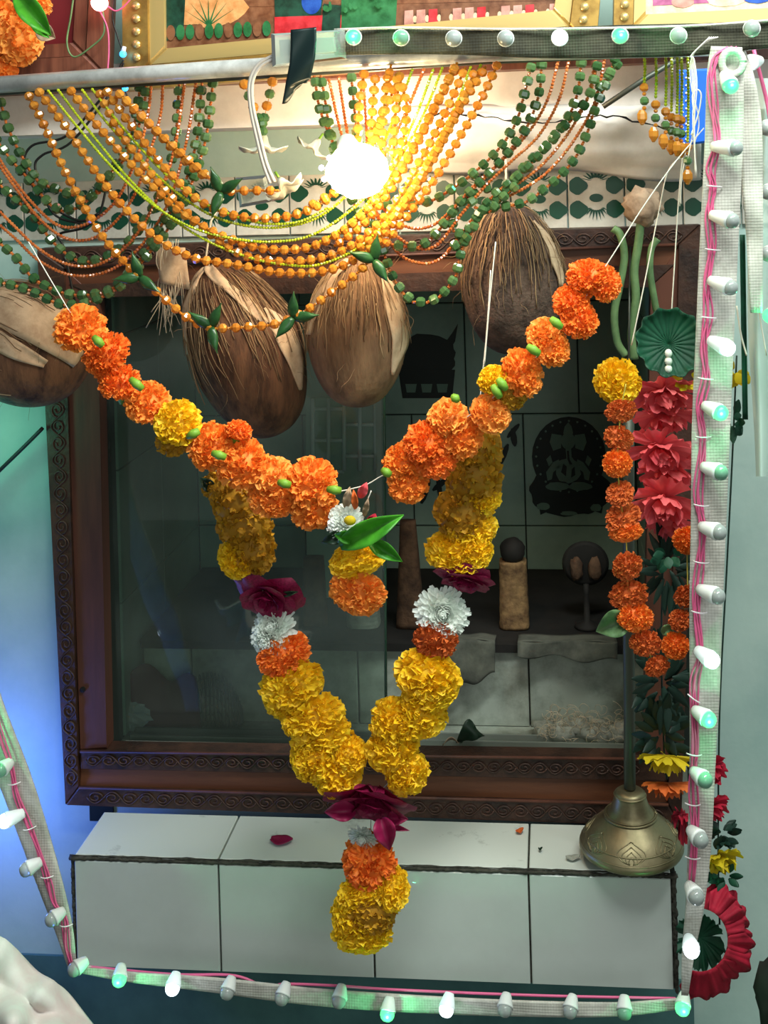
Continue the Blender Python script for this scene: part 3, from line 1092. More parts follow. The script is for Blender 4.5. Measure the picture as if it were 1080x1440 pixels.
hb = thing('hanging_bead_swag', 'amber and lime bead swags draped from the rod across the middle', 'bead hanging', P(380, 105, -.31), group='bead hangings on the rod')
YC = -.312
S = lambda k, *pts: strand(hb, k, pts, YC)
S('amber', (38, 130), (60, 172), (85, 228), (112, 280), (142, 330), (172, 366), (192, 386))
S('amberseed', (192, 386), (215, 406), (240, 428), (268, 450), (300, 461), (345, 460), (390, 455), (428, 438), (462, 414), (500, 386), (522, 364))
S('amber', (54, 128), (92, 178), (132, 238), (172, 290), (220, 335), (270, 362), (330, 372), (400, 384), (470, 378), (525, 345), (568, 292), (608, 225), (648, 150), (684, 92))
S('lime', (68, 128), (110, 180), (160, 238), (215, 288), (270, 320), (330, 336), (385, 340), (440, 330), (500, 290), (548, 236), (582, 170), (610, 96))
S('lime', (82, 127), (130, 190), (180, 250), (232, 300), (290, 338), (350, 362), (400, 372), (450, 372), (510, 344), (560, 290), (604, 218), (640, 150), (662, 94))
S('amber', (100, 128), (130, 168), (170, 215), (215, 262), (262, 304), (318, 334), (376, 350), (440, 346), (500, 312), (545, 262), (585, 200), (622, 130), (640, 94))
S('lime', (116, 127), (150, 172), (200, 226), (250, 272), (300, 304), (350, 318), (400, 319), (450, 304), (500, 262), (535, 210), (560, 150), (580, 98))
S('lime', (130, 126), (170, 176), (220, 232), (270, 276), (320, 300), (370, 314), (420, 312), (462, 292))
S('amber', (150, 128), (176, 165), (206, 205), (240, 245), (280, 282), (330, 303), (392, 306), (445, 290), (490, 250), (522, 200), (548, 140), (562, 100))
S('amber', (140, 132), (165, 180), (196, 224), (232, 268), (280, 315), (336, 356), (400, 368), (468, 358), (520, 326), (560, 280), (600, 210), (630, 150), (655, 94))
S('amber', (164, 128), (190, 156), (226, 190), (262, 222), (296, 252))
S('amberseed', (325, 269), (350, 268), (395, 268))
S('amber', (176, 140), (206, 170), (240, 206), (272, 236), (296, 254))
S('amberseed', (440, 287), (466, 272), (500, 244), (526, 200), (540, 150), (548, 102))
S('amber', (560, 104), (572, 150), (566, 200), (548, 248), (522, 290), (488, 320))
S('lime', (622, 96), (596, 160), (560, 226), (520, 282), (480, 322), (430, 350))
S('lime', (676, 92), (650, 150), (610, 226), (568, 292), (520, 342), (470, 366))
S('amber', (700, 90), (676, 140), (648, 190), (612, 250), (575, 300), (540, 345))
S('amber', (640, 96), (612, 150), (582, 210), (548, 268), (510, 315), (472, 345))
S('amber', (668, 100), (640, 160), (606, 224), (572, 280), (536, 325), (500, 352))
S('orange', (596, 98), (570, 160), (540, 220), (520, 262))
for k, (x, d) in enumerate(((512, 40), (528, 70), (546, 48), (562, 60))):
    S('amber', (x, 104), (x - 6, 104 + d), (x - 10, 170 + d))
for a in ((310, 270, 0), (196, 390, 1.3), (296, 460, .6), (412, 447, -.4), (526, 366, .9)):
    leafpair(hb, a[0], a[1], YC - .004, 20, a[2])

hl = thing('hanging_bead_swag', 'green and orange bead swags dipping towards the coconut by the aqua wall', 'bead hanging', P(150, 120, -.28), group='bead hangings on the rod')
YL = -.278
S = lambda k, *pts: strand(hl, k, pts, YL)
S('green', (0, 140), (10, 176), (28, 215), (52, 252), (80, 266), (112, 276), (138, 270), (156, 244), (178, 206), (192, 160), (197, 118))
S('green', (-6, 196), (16, 225), (40, 252), (74, 290), (102, 294), (126, 278), (150, 250), (180, 216), (200, 160), (206, 116))
S('green', (-8, 252), (16, 276), (46, 302), (74, 340), (110, 366), (148, 362), (180, 340), (206, 306), (230, 262), (246, 200), (252, 116))
S('green', (-8, 336), (20, 360), (48, 392), (90, 412), (130, 414), (160, 404), (196, 366), (224, 322), (254, 272), (276, 200), (284, 114))
S('green', (-8, 396), (20, 402), (50, 412), (86, 428), (126, 424), (170, 402), (205, 362), (236, 322), (262, 276), (288, 200), (300, 112))
S('orange', (-6, 215), (14, 246), (46, 286), (80, 316), (112, 318), (146, 300), (172, 268), (196, 210), (208, 160), (213, 116))
S('orange', (-6, 225), (20, 262), (54, 306), (90, 334), (128, 336), (162, 312), (190, 272), (212, 210), (226, 160), (229, 115))
S('orange', (-6, 292), (20, 318), (52, 348), (90, 370), (130, 374), (166, 356), (196, 324), (224, 272), (246, 206), (260, 114))
S('orange', (-6, 312), (22, 336), (54, 366), (96, 386), (136, 386), (172, 370), (206, 336), (238, 282), (262, 200), (276, 113))

hr = thing('hanging_bead_swag', 'green and orange bead swags bunched above the dark round coconut', 'bead hanging', P(700, 90, -.25), group='bead hangings on the rod')
YR = -.252
S = lambda k, *pts: strand(hr, k, pts, YR)
for k, e, pts in (('green', 0, [(748, 88), (738, 130), (726, 170), (704, 206), (670, 240), (640, 262), (610, 280), (560, 290), (510, 270), (478, 220), (452, 160), (442, 108)]),
                  ('green', 0, [(762, 87), (758, 130), (742, 176), (716, 212), (684, 248), (650, 280), (620, 320), (590, 345), (540, 338), (500, 290), (470, 210), (452, 110)]),
                  ('orange', 0, [(785, 86), (770, 140), (744, 185), (708, 224), (672, 256), (640, 290), (606, 318), (566, 316), (520, 270), (484, 200), (462, 110)]),
                  ('orange', 0, [(800, 85), (786, 140), (758, 190), (720, 226), (684, 260), (650, 300), (612, 346), (575, 344), (530, 300), (494, 210), (476, 108)]),
                  ('green', 0, [(818, 84), (812, 130), (798, 166), (772, 202), (745, 226), (716, 262), (690, 288), (664, 314), (650, 350), (640, 388), (616, 418), (584, 424), (560, 402), (544, 368), (524, 300), (504, 200), (494, 108)]),
                  ('orange', 0, [(838, 83), (826, 138), (800, 186), (764, 230), (728, 258), (690, 280), (655, 320), (622, 362), (590, 370), (555, 350), (525, 280), (510, 106)]),
                  ('orange', 0, [(850, 84), (838, 140), (812, 190), (776, 236), (742, 262), (706, 280)]),
                  ('green', 0, [(866, 82), (850, 122), (838, 150), (826, 186), (812, 216), (794, 240), (770, 262), (742, 282), (712, 290), (684, 292)]),
                  ('green', 0, [(840, 90), (830, 130), (812, 160), (786, 184), (760, 215), (730, 246), (700, 270), (676, 296), (660, 330), (630, 352)]),
                  ('green', 0, [(690, 262), (668, 272), (650, 282), (636, 300), (640, 326), (658, 330)]),
                  ('green', 0, [(724, 262), (704, 280), (688, 296), (672, 292), (660, 278)]),
                  ('green', 0, [(870, 88), (846, 120), (838, 136)])):
    S(k, *pts)

# pendant fringe at the end of the rod
hf = thing('hanging_bead_pendants', 'short fringe of lime threads ending in amber drops near the corner of the light strip', 'bead hanging', P(935, 80, -.30), group='bead hangings on the rod')
for k, (x, y0, y1, n) in enumerate(((906, 76, 116, 0), (922, 74, 140, 1), (936, 72, 150, 2), (952, 70, 160, 3), (958, 70, 162, 4), (967, 76, 200, 5), (944, 72, 158, 6))):
    mb = MB()
    path = pxpath([(x, y0), (x + 1, (y0 + y1) / 2), (x, y1)], -.296 + .004 * k)
    tube(mb, path, .0006, 4)
    for p, t_ in resample(path, .0036):
        beadshape(mb, p, t_, .0022, .0019, 6, 0, SEEDP)
    mb.build('lime_seed_strand', M['seed_g'], hf, smooth=False)
    mb = MB()
    for q, (dy, rr, mi) in enumerate(((7, 6.5, 0), (16, 3, 0), (26, 6.5, 1), (36, 3, 0), (48, 7, 0), (57, 3.4, 0))):
        beadshape(mb, P(x - (dy > 40) * 3 * (k < 3), y1 + dy, -.296 + .004 * k), V((0, 0, 1)), rr * .82e-3, rr * (1.35 if dy == 48 else .9) * .82e-3, 7, mi)
    mb.build('drop_pendant', [M['amber'], M['green']], hf, smooth=False)
hs = thing('hanging_bead_pendants', 'two short amber and green strands holding a white bell flower below the rod', 'bead hanging', P(368, 100, -.30), group='bead hangings on the rod')
for k, pts in enumerate(([(341, 112), (350, 135), (360, 158), (368, 172)], [(384, 108), (380, 130), (374, 155), (370, 174)])):
    mb = MB()
    path = pxpath(pts, -.306 + .006 * k)
    tube(mb, path, .0005, 4)
    for i, (p, t_) in enumerate(resample(path, .0145, .006)):
        beadshape(mb, p, t_, .0062, .0055, 7, i % 2)
    mb.build('bead_strand', [M['amber'], M['green']], hs, smooth=False)
mb = MB()
path = pxpath([(369, 174), (370, 184), (370, 194)], -.304)
for i, (p, t_) in enumerate(resample(path, .009)):
    beadshape(mb, p, t_, .006, .005, 7, 0)
mb.build('drop_pendant', M['green'], hs, smooth=False)

# ------------------------------------------------------------------ coconuts
def wang(ax_px, side):
    """angle about a coconut's axis at which the surface lies SIDE half-widths across, on the viewer's side"""
    ax = (RT * ax_px[0] - UP * ax_px[1]).normalized()
    m3 = frame_of(ax)
    tgt = (RT * -ax_px[1] - UP * ax_px[0]) * side - FW * math.sqrt(max(0, 1 - side * side))
    return math.atan2(m3.col[1].dot(tgt), m3.col[0].dot(tgt))


def coconut(label, c, axis_px, half_w, half_l, Y, seed, strips=(), nf=70, hm='husk'):
    """c: centre px; axis_px: unit vector on the picture towards the stalk end"""
    t = thing('hanging_coconut', label, 'coconut', P(c[0], c[1], Y), 'coconuts hung along the frame')
    C_ = P(c[0], c[1], Y)
    u = U(C_)
    ax = (RT * axis_px[0] - UP * axis_px[1]).normalized()
    m3 = frame_of(ax)
    a, L = half_w * u, half_l * u

    def surf(w, s, lift=0):
        """s: -1 bottom .. 1 stalk end"""
        s_ = max(-1, min(1, s))
        r = math.sqrt(max(0, 1 - s_ * s_)) ** .85
        r *= (1 - .16 * s_) if s_ > 0 else (1 + .04 * s_)
        r *= 1 + .05 * math.cos(3 * w + seed) * (1 - abs(s_)) + .03 * noise.noise(V((math.cos(w) * 3, math.sin(w) * 3, s_ * 2 + seed)))
        return C_ + m3 @ V(((a * r + lift) * math.cos(w), (a * r + lift) * math.sin(w), L * s_ + (lift * s_)))
    mb = MB()
    n, m = 48, 30
    vs = [surf(2 * PI * k / n, -math.cos(PI * j / m)) for j in range(m + 1) for k in range(n)]
    fs = [(j * n + k, j * n + (k + 1) % n, (j + 1) * n + (k + 1) % n, (j + 1) * n + k) for j in range(m) for k in range(n)]
    mb.add(vs, fs)
    mb.build('husk', M[hm], t)
    mb = MB()
    for k in range(nf):
        w = R(0, 2 * PI)
        s0 = R(.4, 1.0)
        s1 = s0 - R(.2, .9)
        path = []
        li = R(.0, .003)
        for q in range(9):
            s = s0 + (s1 - s0) * q / 8
            path.append(surf(w + .07 * noise.noise(V((k * 1.7, q * .35, seed))), s, .0008 + li * math.sin(q / 8 * PI) + (.006 * (q / 8) ** 3 if k % 5 == 0 else 0)))
        tube(mb, path, R(.0003, .0008), 4)
    for k in range(22):                          # stray hairs
        w = R(0, 2 * PI)
        s = R(-.7, .9)
        p = surf(w, s, 0)
        d = (p - C_).normalized()
        path = [p]
        for q in range(6):
            d = (d + V((R(-.5, .5), R(-.5, .5), R(-.6, .3)))).normalized()
            path.append(path[-1] + d * R(.004, .009))
        tube(mb, path, .0002, 3)
    mb.build('coir_fibres', M['fibre'], t)
    for st in strips:                            # (s, side, half width) along the surface
        sp = spline(st, 6)
        mb = MB()
        n_ = len(sp) - 1
        vs = [surf(wang(axis_px, max(-.985, min(.985, sd + hw * (q / 3 - 1)))), s_, .0016 + .0012 * math.sin(i * .5 + q)) for i, (s_, sd, hw) in enumerate(sp) for q in range(7)]
        mb.add(vs, [(i * 7 + q, i * 7 + q + 1, (i + 1) * 7 + q + 1, (i + 1) * 7 + q) for i in range(n_) for q in range(6)])
        o = mb.build('husk_strip', M['husk_p'], t)
        so = o.modifiers.new('s', 'SOLIDIFY')
        so.thickness = .002
        so.offset = 0
    mb = MB()
    top = surf(0, 1.0)
    tube(mb, [top - ax * .006, top + ax * .012, V((top.x * .9 + C_.x * .1, top.y, top.z + .05)) + V((0, .0, .01)), P(c[0] + axis_px[0] * half_l * .6, c[1] + axis_px[1] * half_l - 95, Y + .01)], .0016, 6)
    mb.build('hanging_cord', M['fibre_p'], t)
    return t, surf


ax1 = (-.38, -.92)
coconut('long tilted coconut with pale husk strips hanging over the left glass', (343, 492), ax1, 78, 128, -.114, 1.3,
        [[(.985, -.2, .3), (.9, -.55, .2), (.7, -.78, .13), (.45, -.9, .09), (.2, -.95, .05)], [(.985, .1, .35), (.9, .2, .22), (.7, .42, .13), (.45, .6, .11), (.2, .72, .05)],
         [(.35, .82, .03), (.15, .85, .1), (-.1, .86, .12), (-.35, .88, .09), (-.6, .9, .03)]], 320)
ax2 = (.0, -1)
coconut('plain brown coconut hanging beside the long tilted one, above the niche', (503, 466), ax2, 70, 106, -.15, 4.1,
        [[(.95, -.4, .3), (.75, -.72, .16), (.5, -.82, .14), (.2, -.88, .08), (0, -.9, .03)], [(.8, .8, .06), (.5, .8, .16), (.1, .82, .17), (-.2, .82, .13), (-.5, .8, .04)]], 300, 'husk2')
ax3 = (-.05, -1)
coconut('dark round fuzzy coconut hanging below the bunched green beads', (718, 392), ax3, 72, 106, -.115, 2.2,
        [[(.75, .75, .04), (.5, .85, .08), (.2, .88, .08), (-.1, .9, .03)]], 260, 'husk3')
ax4 = (-.85, -.5)
coconut('coconut at the wall edge, pale on top and black below, cut by the picture edge', (32, 482), ax4, 84, 100, -.145, 6.2,
        [[(.9, .5, .4), (.5, .6, .32), (0, .62, .3), (-.5, .64, .28), (-.85, .6, .2)], [(.8, .05, .1), (.4, .1, .16), (-.1, .12, .15), (-.55, .16, .08)]], 220)
# scrap of torn coir and dry leaf near the first coconut
t = thing('torn_coir_scrap', 'torn scrap of pale coir dangling beside the long tilted coconut', 'husk scrap', P(238, 400, -.14))
mb = MB()
for k in range(26):
    x = 238 + R(-16, 14)
    tube(mb, pxpath([(x, 340 + R(-6, 10)), (x + R(-6, 6), 372), (x + R(-14, 14), 400 + R(0, 12)), (x + R(-18, 22), 430 + R(0, 45))], -.14 + R(-.004, .004), 5), R(.0003, .0009), 4)
mb.build('fibre_tuft', M['fibre_p'], t)
mb = MB()
grid(mb, lambda u, v: P(218 + 42 * u + 8 * v, 348 + 50 * v + 10 * u * v, -.143 + .006 * math.sin(u * 6 + v * 4)), 8, 8)
o = mb.build('husk_flap', M['husk_p'], t)
so = o.modifiers.new('s', 'SOLIDIFY')
so.thickness = .001

# ------------------------------------------------------------------ flowers
def marigold_mesh(name, m, seed, npet=170, pw=.30, flat=.8, ruff=.10, core=.74):
    rng = random.Random(seed)
    r_ = rng.uniform
    mb = MB()
    blob(mb, (0, 0, -.06), core, 16, seed, .06, (1, 1, flat), 4)
    ga = PI * (3 - 5 ** .5)
    for k in range(npet):
        f = (k + .5) / npet
        pol = math.acos(1 - 1.42 * f)                  # 0 .. ~115 deg
        az = k * ga + r_(-.15, .15)
        d = V((math.sin(pol) * math.cos(az), math.sin(pol) * math.sin(az), math.cos(pol)))
        d = (d + V((r_(-.16, .16), r_(-.16, .16), r_(-.16, .16)))).normalized()
        tn = V((-math.sin(az), math.cos(az), 0))
        side = (tn + V((r_(-.7, .7), r_(-.7, .7), r_(-.7, .7)))).normalized()
        side = (side - d * side.dot(d)).normalized()
        nr = d.cross(side)
        r0, r1 = core * r_(.68, .8), r_(.9, 1.06)
        w = pw * r_(.75, 1.25)
        ph, cur = r_(0, 6), r_(-.12, .22)
        vs = []
        for j in range(4):
            v = j / 3
            for i in range(5):
                u = i / 4 - .5
                rad = r0 + (r1 - r0) * v + (-.05 * abs(u) * 2 + .025 * math.sin(u * 19 + ph)) * v * v
                q = d * rad + side * (u * w * (.35 + .75 * v)) + nr * (ruff * v * v * math.sin(u * 8 + ph) + cur * v * v + .08 * (u * u) * v)
                vs.append((q.x, q.y, q.z * flat))
        fs = [(j * 5 + i, j * 5 + i + 1, (j + 1) * 5 + i + 1, (j + 1) * 5 + i) for j in range(3) for i in range(4)]
        mb.add(vs, fs)
    return mb.mesh(name, m)


def calyx_mesh():
    mb = MB()
    lathe(mb, [(.10, -1.25), (.13, -1.1), (.24, -.95), (.30, -.7), (.34, -.5)], n=12)
    return mb.mesh('calyx', M['calyx'])


def chrys_mesh(seed):
    rng = random.Random(seed)
    r_ = rng.uniform
    mb = MB()
    blob(mb, (0, 0, 0), .3, 12, 1, .1)
    ga = PI * (3 - 5 ** .5)
    n = 150
    for k in range(n):
        f = (k + .5) / n
        pol = math.acos(1 - 1.25 * f)
        az = k * ga
        d = V((math.sin(pol) * math.cos(az), math.sin(pol) * math.sin(az), math.cos(pol) * .85))
        tn = V((-math.sin(az), math.cos(az), 0))
        nr = d.normalized().cross(tn)
        L = (.55 + .5 * f) * r_(.88, 1.08)
        w = r_(.19, .26)
        sw = r_(-.08, .08)
        vs = []
        for j in range(5):
            v = j / 4
            wd = w * (.35 + .8 * math.sin(PI * min(.92, v * .85 + .1)))
            up = nr * (-.18 * v * v * (1.2 - f))
            for i in range(3):
                u = i / 2 - .5
                q = d * (.2 + (L - .2) * v) + tn * (u * wd + sw * v * v) + nr * (-.05 * (1 - 4 * u * u)) - up
                vs.append(q)
        mb.add(vs, [(j * 3 + i, j * 3 + i + 1, (j + 1) * 3 + i + 1, (j + 1) * 3 + i) for j in range(4) for i in range(2)])
    return mb.mesh('chrysanthemum', M['chrys'])


def rose_mesh(seed, n=18, opening=1.0):
    rng = random.Random(seed)
    r_ = rng.uniform
    mb = MB()
    ga = PI * (3 - 5 ** .5)
    for k in range(n):
        f = k / (n - 1)
        az = k * ga + r_(-.2, .2)
        base, lean = .05 + .12 * f, .12 + 1.0 * f ** 1.3 * opening
        Ls, w = .75 + .45 * f, .55 + .6 * f
        x, y = V((math.cos(az), math.sin(az), 0)), V((-math.sin(az), math.cos(az), 0))
        ph = r_(0, 6)
        vs = []
        for j in range(8):
            v = j / 7
            a = lean * (.5 + .9 * v)
            for i in range(9):
                u = i / 8 - .5
                wd = w * math.sin(PI * (.12 + .70 * v)) ** .7
                cup = (.55 - .2 * f) * (2 * u) ** 2 * w * .6
                out = base + Ls * v * math.sin(a) - cup * (1 - .3 * v) + (.10 * max(0, v - .75) * 4 * (f > .4)) * (1 + .3 * math.sin(u * 9 + ph))
                z = Ls * v * math.cos(a) - .35 - .06 * (2 * u) ** 2 * v + .03 * math.sin(u * 11 + ph) * v
                vs.append(x * out + y * (u * wd * 1.5) + V((0, 0, z)))
        mb.add(vs, [(j * 9 + i, j * 9 + i + 1, (j + 1) * 9 + i + 1, (j + 1) * 9 + i) for j in range(7) for i in range(8)])
    return mb.mesh('rose', M['rose'])


FL = {}
for q in range(3):
    FL['o', q] = marigold_mesh('orange_marigold', M['mo'], 10 + q, 190, .27)
    FL['d', q] = marigold_mesh('deep_orange_marigold', M['mo2'], 20 + q, 240, .2, ruff=.07)
    FL['l', q] = marigold_mesh('light_orange_marigold', M['mo3'], 30 + q, 130, .38, ruff=.12)
    FL['y', q] = marigold_mesh('yellow_marigold', M['my'], 40 + q, 170, .33, ruff=.12)
    FL['a', q] = marigold_mesh('shaded_ageing_yellow_marigold', M['my2'], 50 + q, 110, .3, core=.86, ruff=.08)
    FL['r', q] = marigold_mesh('rust_marigold', M['mr'], 60 + q, 150, .26, ruff=.1, flat=.7)
    FL['w', q] = chrys_mesh(70 + q)
FL['R', 0], FL['R', 1], FL['R', 2] = rose_mesh(3), rose_mesh(4, 14, .8), rose_mesh(5, 16, 1.1)
CALYX = calyx_mesh()
NAMES = {'o': 'orange_marigold', 'd': 'orange_marigold', 'l': 'orange_marigold', 'y': 'yellow_marigold', 'a': 'yellow_marigold', 'r': 'rust_marigold', 'w': 'white_chrysanthemum', 'R': 'magenta_rose'}
_fc = [0]


def bloom(parent, kind, px, py, Y, rx, ry=None, ax=(0, -.5, .85), calyx=True, name=None):
    """one flower; ax = (right, down, towards viewer) direction of its face"""
    ry = ry or rx
    p = P(px, py, Y)
    u = U(p)
    _fc[0] += 1
    z = (RT * ax[0] - UP * ax[1] - FW * ax[2]).normalized()
    m3 = frame_of(z) @ Matrix.Rotation(R(0, 6.28), 3, 'Z')
    # squash along the picture axes so the bloom fills rx x ry
    sx, sy = rx * u, ry * u
    B = Matrix((RT, UP, -FW)).transposed()
    S3 = B @ Matrix.Diagonal((sx, sy, min(sx, sy))) @ B.transposed()
    mtx = Matrix.Translation(p) @ (S3 @ m3).to_4x4()
    o = link(name or NAMES[kind], FL[kind, _fc[0] % 3], parent, mtx)
    if calyx and kind not in 'wR':
        link('calyx', CALYX, o)
    return o


def thread_between(parent, pts, Y, r=.0007, m=None, name='string'):
    mb = MB()
    tube(mb, pxpath(pts, Y), r, 5)
    return mb.build(name, m or M['thread'], parent)


OY = -.335
g = thing('hanging_marigold_garland', 'swag of orange marigolds strung in two arcs across the shrine opening', 'garland', P(500, 700, OY))
thread_between(g, [(40, 340), (75, 400), (115, 465), (168, 538), (250, 602), (338, 650), (440, 690), (505, 685), (540, 668), (570, 662), (640, 600), (692, 560), (735, 525), (770, 482), (810, 437), (840, 392), (866, 352), (905, 290), (948, 230), (990, 180)], OY)
for a in [('o', 113, 463, 38, 37, (.2, -.6, .7)), ('d', 150, 498, 36, 33, (-.4, -.7, .6)), ('d', 143, 512, 22, 24, (-.5, .2, .8)), ('d', 168, 538, 29, 33, (.1, -.8, .5)), ('o', 208, 567, 31, 36, (.1, -.6, .7)),
          ('y', 250, 594, 33, 34, (.1, -.5, .8)), ('a', 243, 622, 26, 22, (-.1, .3, .8)), ('d', 335, 606, 22, 18, (.2, -.8, .2)), ('o', 299, 628, 35, 36, (-.1, -.5, .8)), ('o', 340, 652, 38, 37, (-.2, -.5, .8)),
          ('l', 384, 672, 33, 33, (.1, -.7, .6)), ('o', 384, 698, 36, 30, (0, -.3, .9)), ('o', 438, 680, 38, 40, (.1, -.6, .7)), ('o', 440, 710, 36, 34, (.1, -.2, .9)),
          ('o', 566, 650, 28, 30, (-.2, -.5, .8)), ('o', 574, 680, 30, 28, (0, -.3, .9)), ('d', 598, 622, 32, 32, (-.2, -.6, .7)), ('d', 612, 646, 32, 28, (-.1, -.2, .9)), ('l', 630, 588, 30, 31, (-.3, -.7, .6)),
          ('o', 648, 614, 32, 32, (.2, -.3, .9)), ('l', 690, 582, 30, 29, (.3, -.5, .8)), ('y', 693, 534, 22, 24, (-.4, -.7, .5)), ('a', 720, 556, 24, 24, (.1, .4, .7)), ('o', 734, 524, 30, 37, (.3, -.4, .8)),
          ('l', 766, 470, 27, 26, (-.2, -.7, .6)), ('o', 776, 490, 26, 28, (.2, -.3, .8)), ('d', 804, 424, 28, 27, (-.2, -.6, .7)), ('d', 815, 450, 28, 27, (.2, -.2, .9)), ('d', 826, 388, 32, 27, (-.2, -.7, .6)), ('d', 848, 398, 28, 28, (.4, -.3, .8))]:
    bloom(g, a[0], a[1], a[2], OY + R(-.006, .006), a[3], a[4], a[5])
mb = MB()
for x, y, dx, dy in ((138, 480, 6, 6), (192, 540, 8, 7), (272, 610, 8, -4), (308, 640, 9, 3), (400, 680, 8, 2), (470, 689, 9, 1), (543, 664, 5, 3), (640, 560, 3, 3), (698, 550, 5, 8), (706, 540, 5, 7), (750, 492, 8, 5), (782, 454, 7, 6)):
    mb = MB()
    tube(mb, [P(x - dx, y - dy, OY - .028), P(x, y, OY - .031), P(x + dx, y + dy, OY - .028)], [.0035, .0055, .004], 8)
    mb.build('green_stalk', M['calyx'], g)

# the small drop in the middle
g = thing('hanging_flower_drop', 'small drop of white daisy, green leaves and two marigolds at the swag centre', 'flower drop', P(505, 850, OY))
DY = -.352
thread_between(g, [(522, 690), (512, 720), (505, 780), (503, 835)], DY)
bloom(g, 'y', 503, 785, DY, 43, 24, (0, -.2, .9))
bloom(g, 'o', 503, 832, DY, 44, 30, (0, .1, 1))
bloom(g, 'w', 486, 734, DY - .01, 34, 24, (-.2, -.5, .8), name='white_daisy')
mb = MB()
blob(mb, P(492, 732, DY - .036), .0068, 10, sc=(1, .7, .8))
mb.build('daisy_eye', M['fyel'], g)


def leaf(parent, name, x0, y0, x1, y1, w, Y, m, curl=.01):
    mb = MB()
    L = math.hypot(x1 - x0, y1 - y0)
    nx, ny = -(y1 - y0) / L, (x1 - x0) / L
    uu = U(P(x0, y0, Y))
    def f(p, q):
        ww = w * max(.02, math.sin(PI * (.06 + .94 * p) ** .8)) ** .9
        k = (q - .5)
        return P(x0 + (x1 - x0) * p + nx * ww * k, y0 + (y1 - y0) * p + ny * ww * k, Y - curl * math.sin(p * 2.6) - 1.1 * abs(k) * ww * uu + .0015 * math.sin(p * 16) * abs(k) * 2)
    grid(mb, f, 12, 6)
    o = mb.build(name, m, parent)
    so = o.modifiers.new('s', 'SOLIDIFY')
    so.thickness = .0006
    return o


leaf(g, 'green_leaf', 478, 768, 568, 724, 36, DY - .022, M['leaf'], .012)
leaf(g, 'green_leaf', 520, 762, 566, 790, 24, DY - .020, M['leaf'], .006)
leaf(g, 'green_leaf', 500, 758, 470, 752, 20, DY - .018, M['leaf'])
leaf(g, 'dark_leaf', 486, 752, 452, 762, 20, DY - .006, M['leaf_d'])
leaf(g, 'dark_leaf', 505, 740, 520, 768, 22, DY - .004, M['leaf_d'])
leaf(g, 'pink_petal', 506, 700, 516, 678, 14, DY - .004, M['pink'])
leaf(g, 'pink_petal', 520, 740, 528, 722, 16, DY - .004, M['red'])
leaf(g, 'withered_bud', 486, 714, 492, 684, 13, DY, M['dry'])
leaf(g, 'withered_bud', 500, 716, 497, 688, 10, DY - .004, M['mr'])
leaf(g, 'withered_bud', 512, 726, 518, 700, 9, DY - .006, M['dry'])

# the long V garland
VY = -.262
def gy(y):
    return VY - .014 * max(0, (y - 640)) / 700 - .012
g = thing('hanging_marigold_garland', 'long V-shaped garland of yellow marigolds with magenta roses and white blooms', 'garland', P(510, 1330, VY))
thread_between(g, [(300, 655), (335, 720), (350, 785), (378, 850), (400, 920), (430, 1000), (480, 1090), (518, 1130), (518, 1210), (505, 1300)], VY - .015)
thread_between(g, [(690, 380), (684, 470), (675, 560), (668, 640), (660, 720), (650, 800), (612, 890), (580, 1000), (556, 1085), (522, 1125)], VY - .015)
for a in [('a', 306, 682, 30, 22, (-.3, -.2, .5)), ('a', 332, 705, 42, 34, (0, -.1, 1)), ('a', 345, 740, 44, 36, (.1, 0, 1)), ('a', 358, 776, 32, 36, (.4, 0, .8)), ('y', 334, 785, 32, 28, (-.4, -.1, .9)),
          ('w', 384, 884, 42, 30, (-.4, -.4, .8)), ('w', 378, 902, 34, 28, (-.7, .1, .7)), ('d', 400, 920, 40, 30, (.2, -.1, .95)), ('y', 410, 962, 47, 34, (-.1, -.2, .9)), ('y', 404, 982, 36, 28, (-.3, 0, .9)),
          ('y', 440, 1008, 46, 34, (0, -.2, .9)), ('y', 452, 1034, 44, 32, (.1, 0, .9)), ('y', 440, 1066, 34, 32, (-.3, 0, .9)), ('y', 474, 1086, 40, 34, (0, 0, 1)), ('y', 492, 1062, 26, 26, (.3, -.2, .9)),
          ('a', 670, 632, 42, 36, (.1, -.1, 1)), ('a', 666, 672, 46, 36, (0, 0, 1)), ('y', 678, 700, 32, 26, (.5, -.1, .8)), ('a', 646, 722, 40, 36, (-.3, 0, .9)), ('y', 664, 744, 38, 28, (.2, -.1, .9)), ('y', 640, 778, 46, 30, (-.2, -.1, .9)), ('y', 668, 776, 28, 26, (.4, 0, .8)),
          ('w', 622, 862, 42, 36, (.1, -.1, 1)), ('r', 613, 898, 36, 28, (0, .2, .9)), ('y', 602, 950, 50, 34, (.1, -.2, .9)), ('y', 606, 972, 46, 30, (.1, 0, .9)), ('y', 590, 1006, 42, 32, (.2, 0, .9)), ('y', 556, 1016, 38, 34, (-.3, -.1, .9)), ('y', 552, 1054, 40, 34, (-.1, 0, .9)), ('y', 572, 1086, 32, 32, (.3, .1, .9)),
          ('w', 510, 1178, 26, 18, (-.2, .3, .9)), ('d', 519, 1210, 46, 30, (0, -.1, 1)), ('y', 508, 1256, 36, 26, (-.3, -.4, .8)), ('y', 550, 1248, 27, 32, (.5, -.3, .8)), ('a', 525, 1284, 40, 28, (.1, 0, 1)), ('y', 500, 1288, 40, 34, (-.4, 0, .9)), ('y', 510, 1312, 44, 28, (0, .2, .9))]:
    bloom(g, a[0], a[1], a[2], gy(a[2]) + R(-.004, .004), a[3], a[4], a[5], calyx=False)
bloom(g, 'R', 376, 840, gy(842), 38, 36, (-.15, .4, .75))
bloom(g, 'R', 654, 816, gy(818), 36, 24, (-.1, .6, .6))
bloom(g, 'R', 520, 1124, gy(1122) - .006, 54, 44, (-.1, .6, .6))
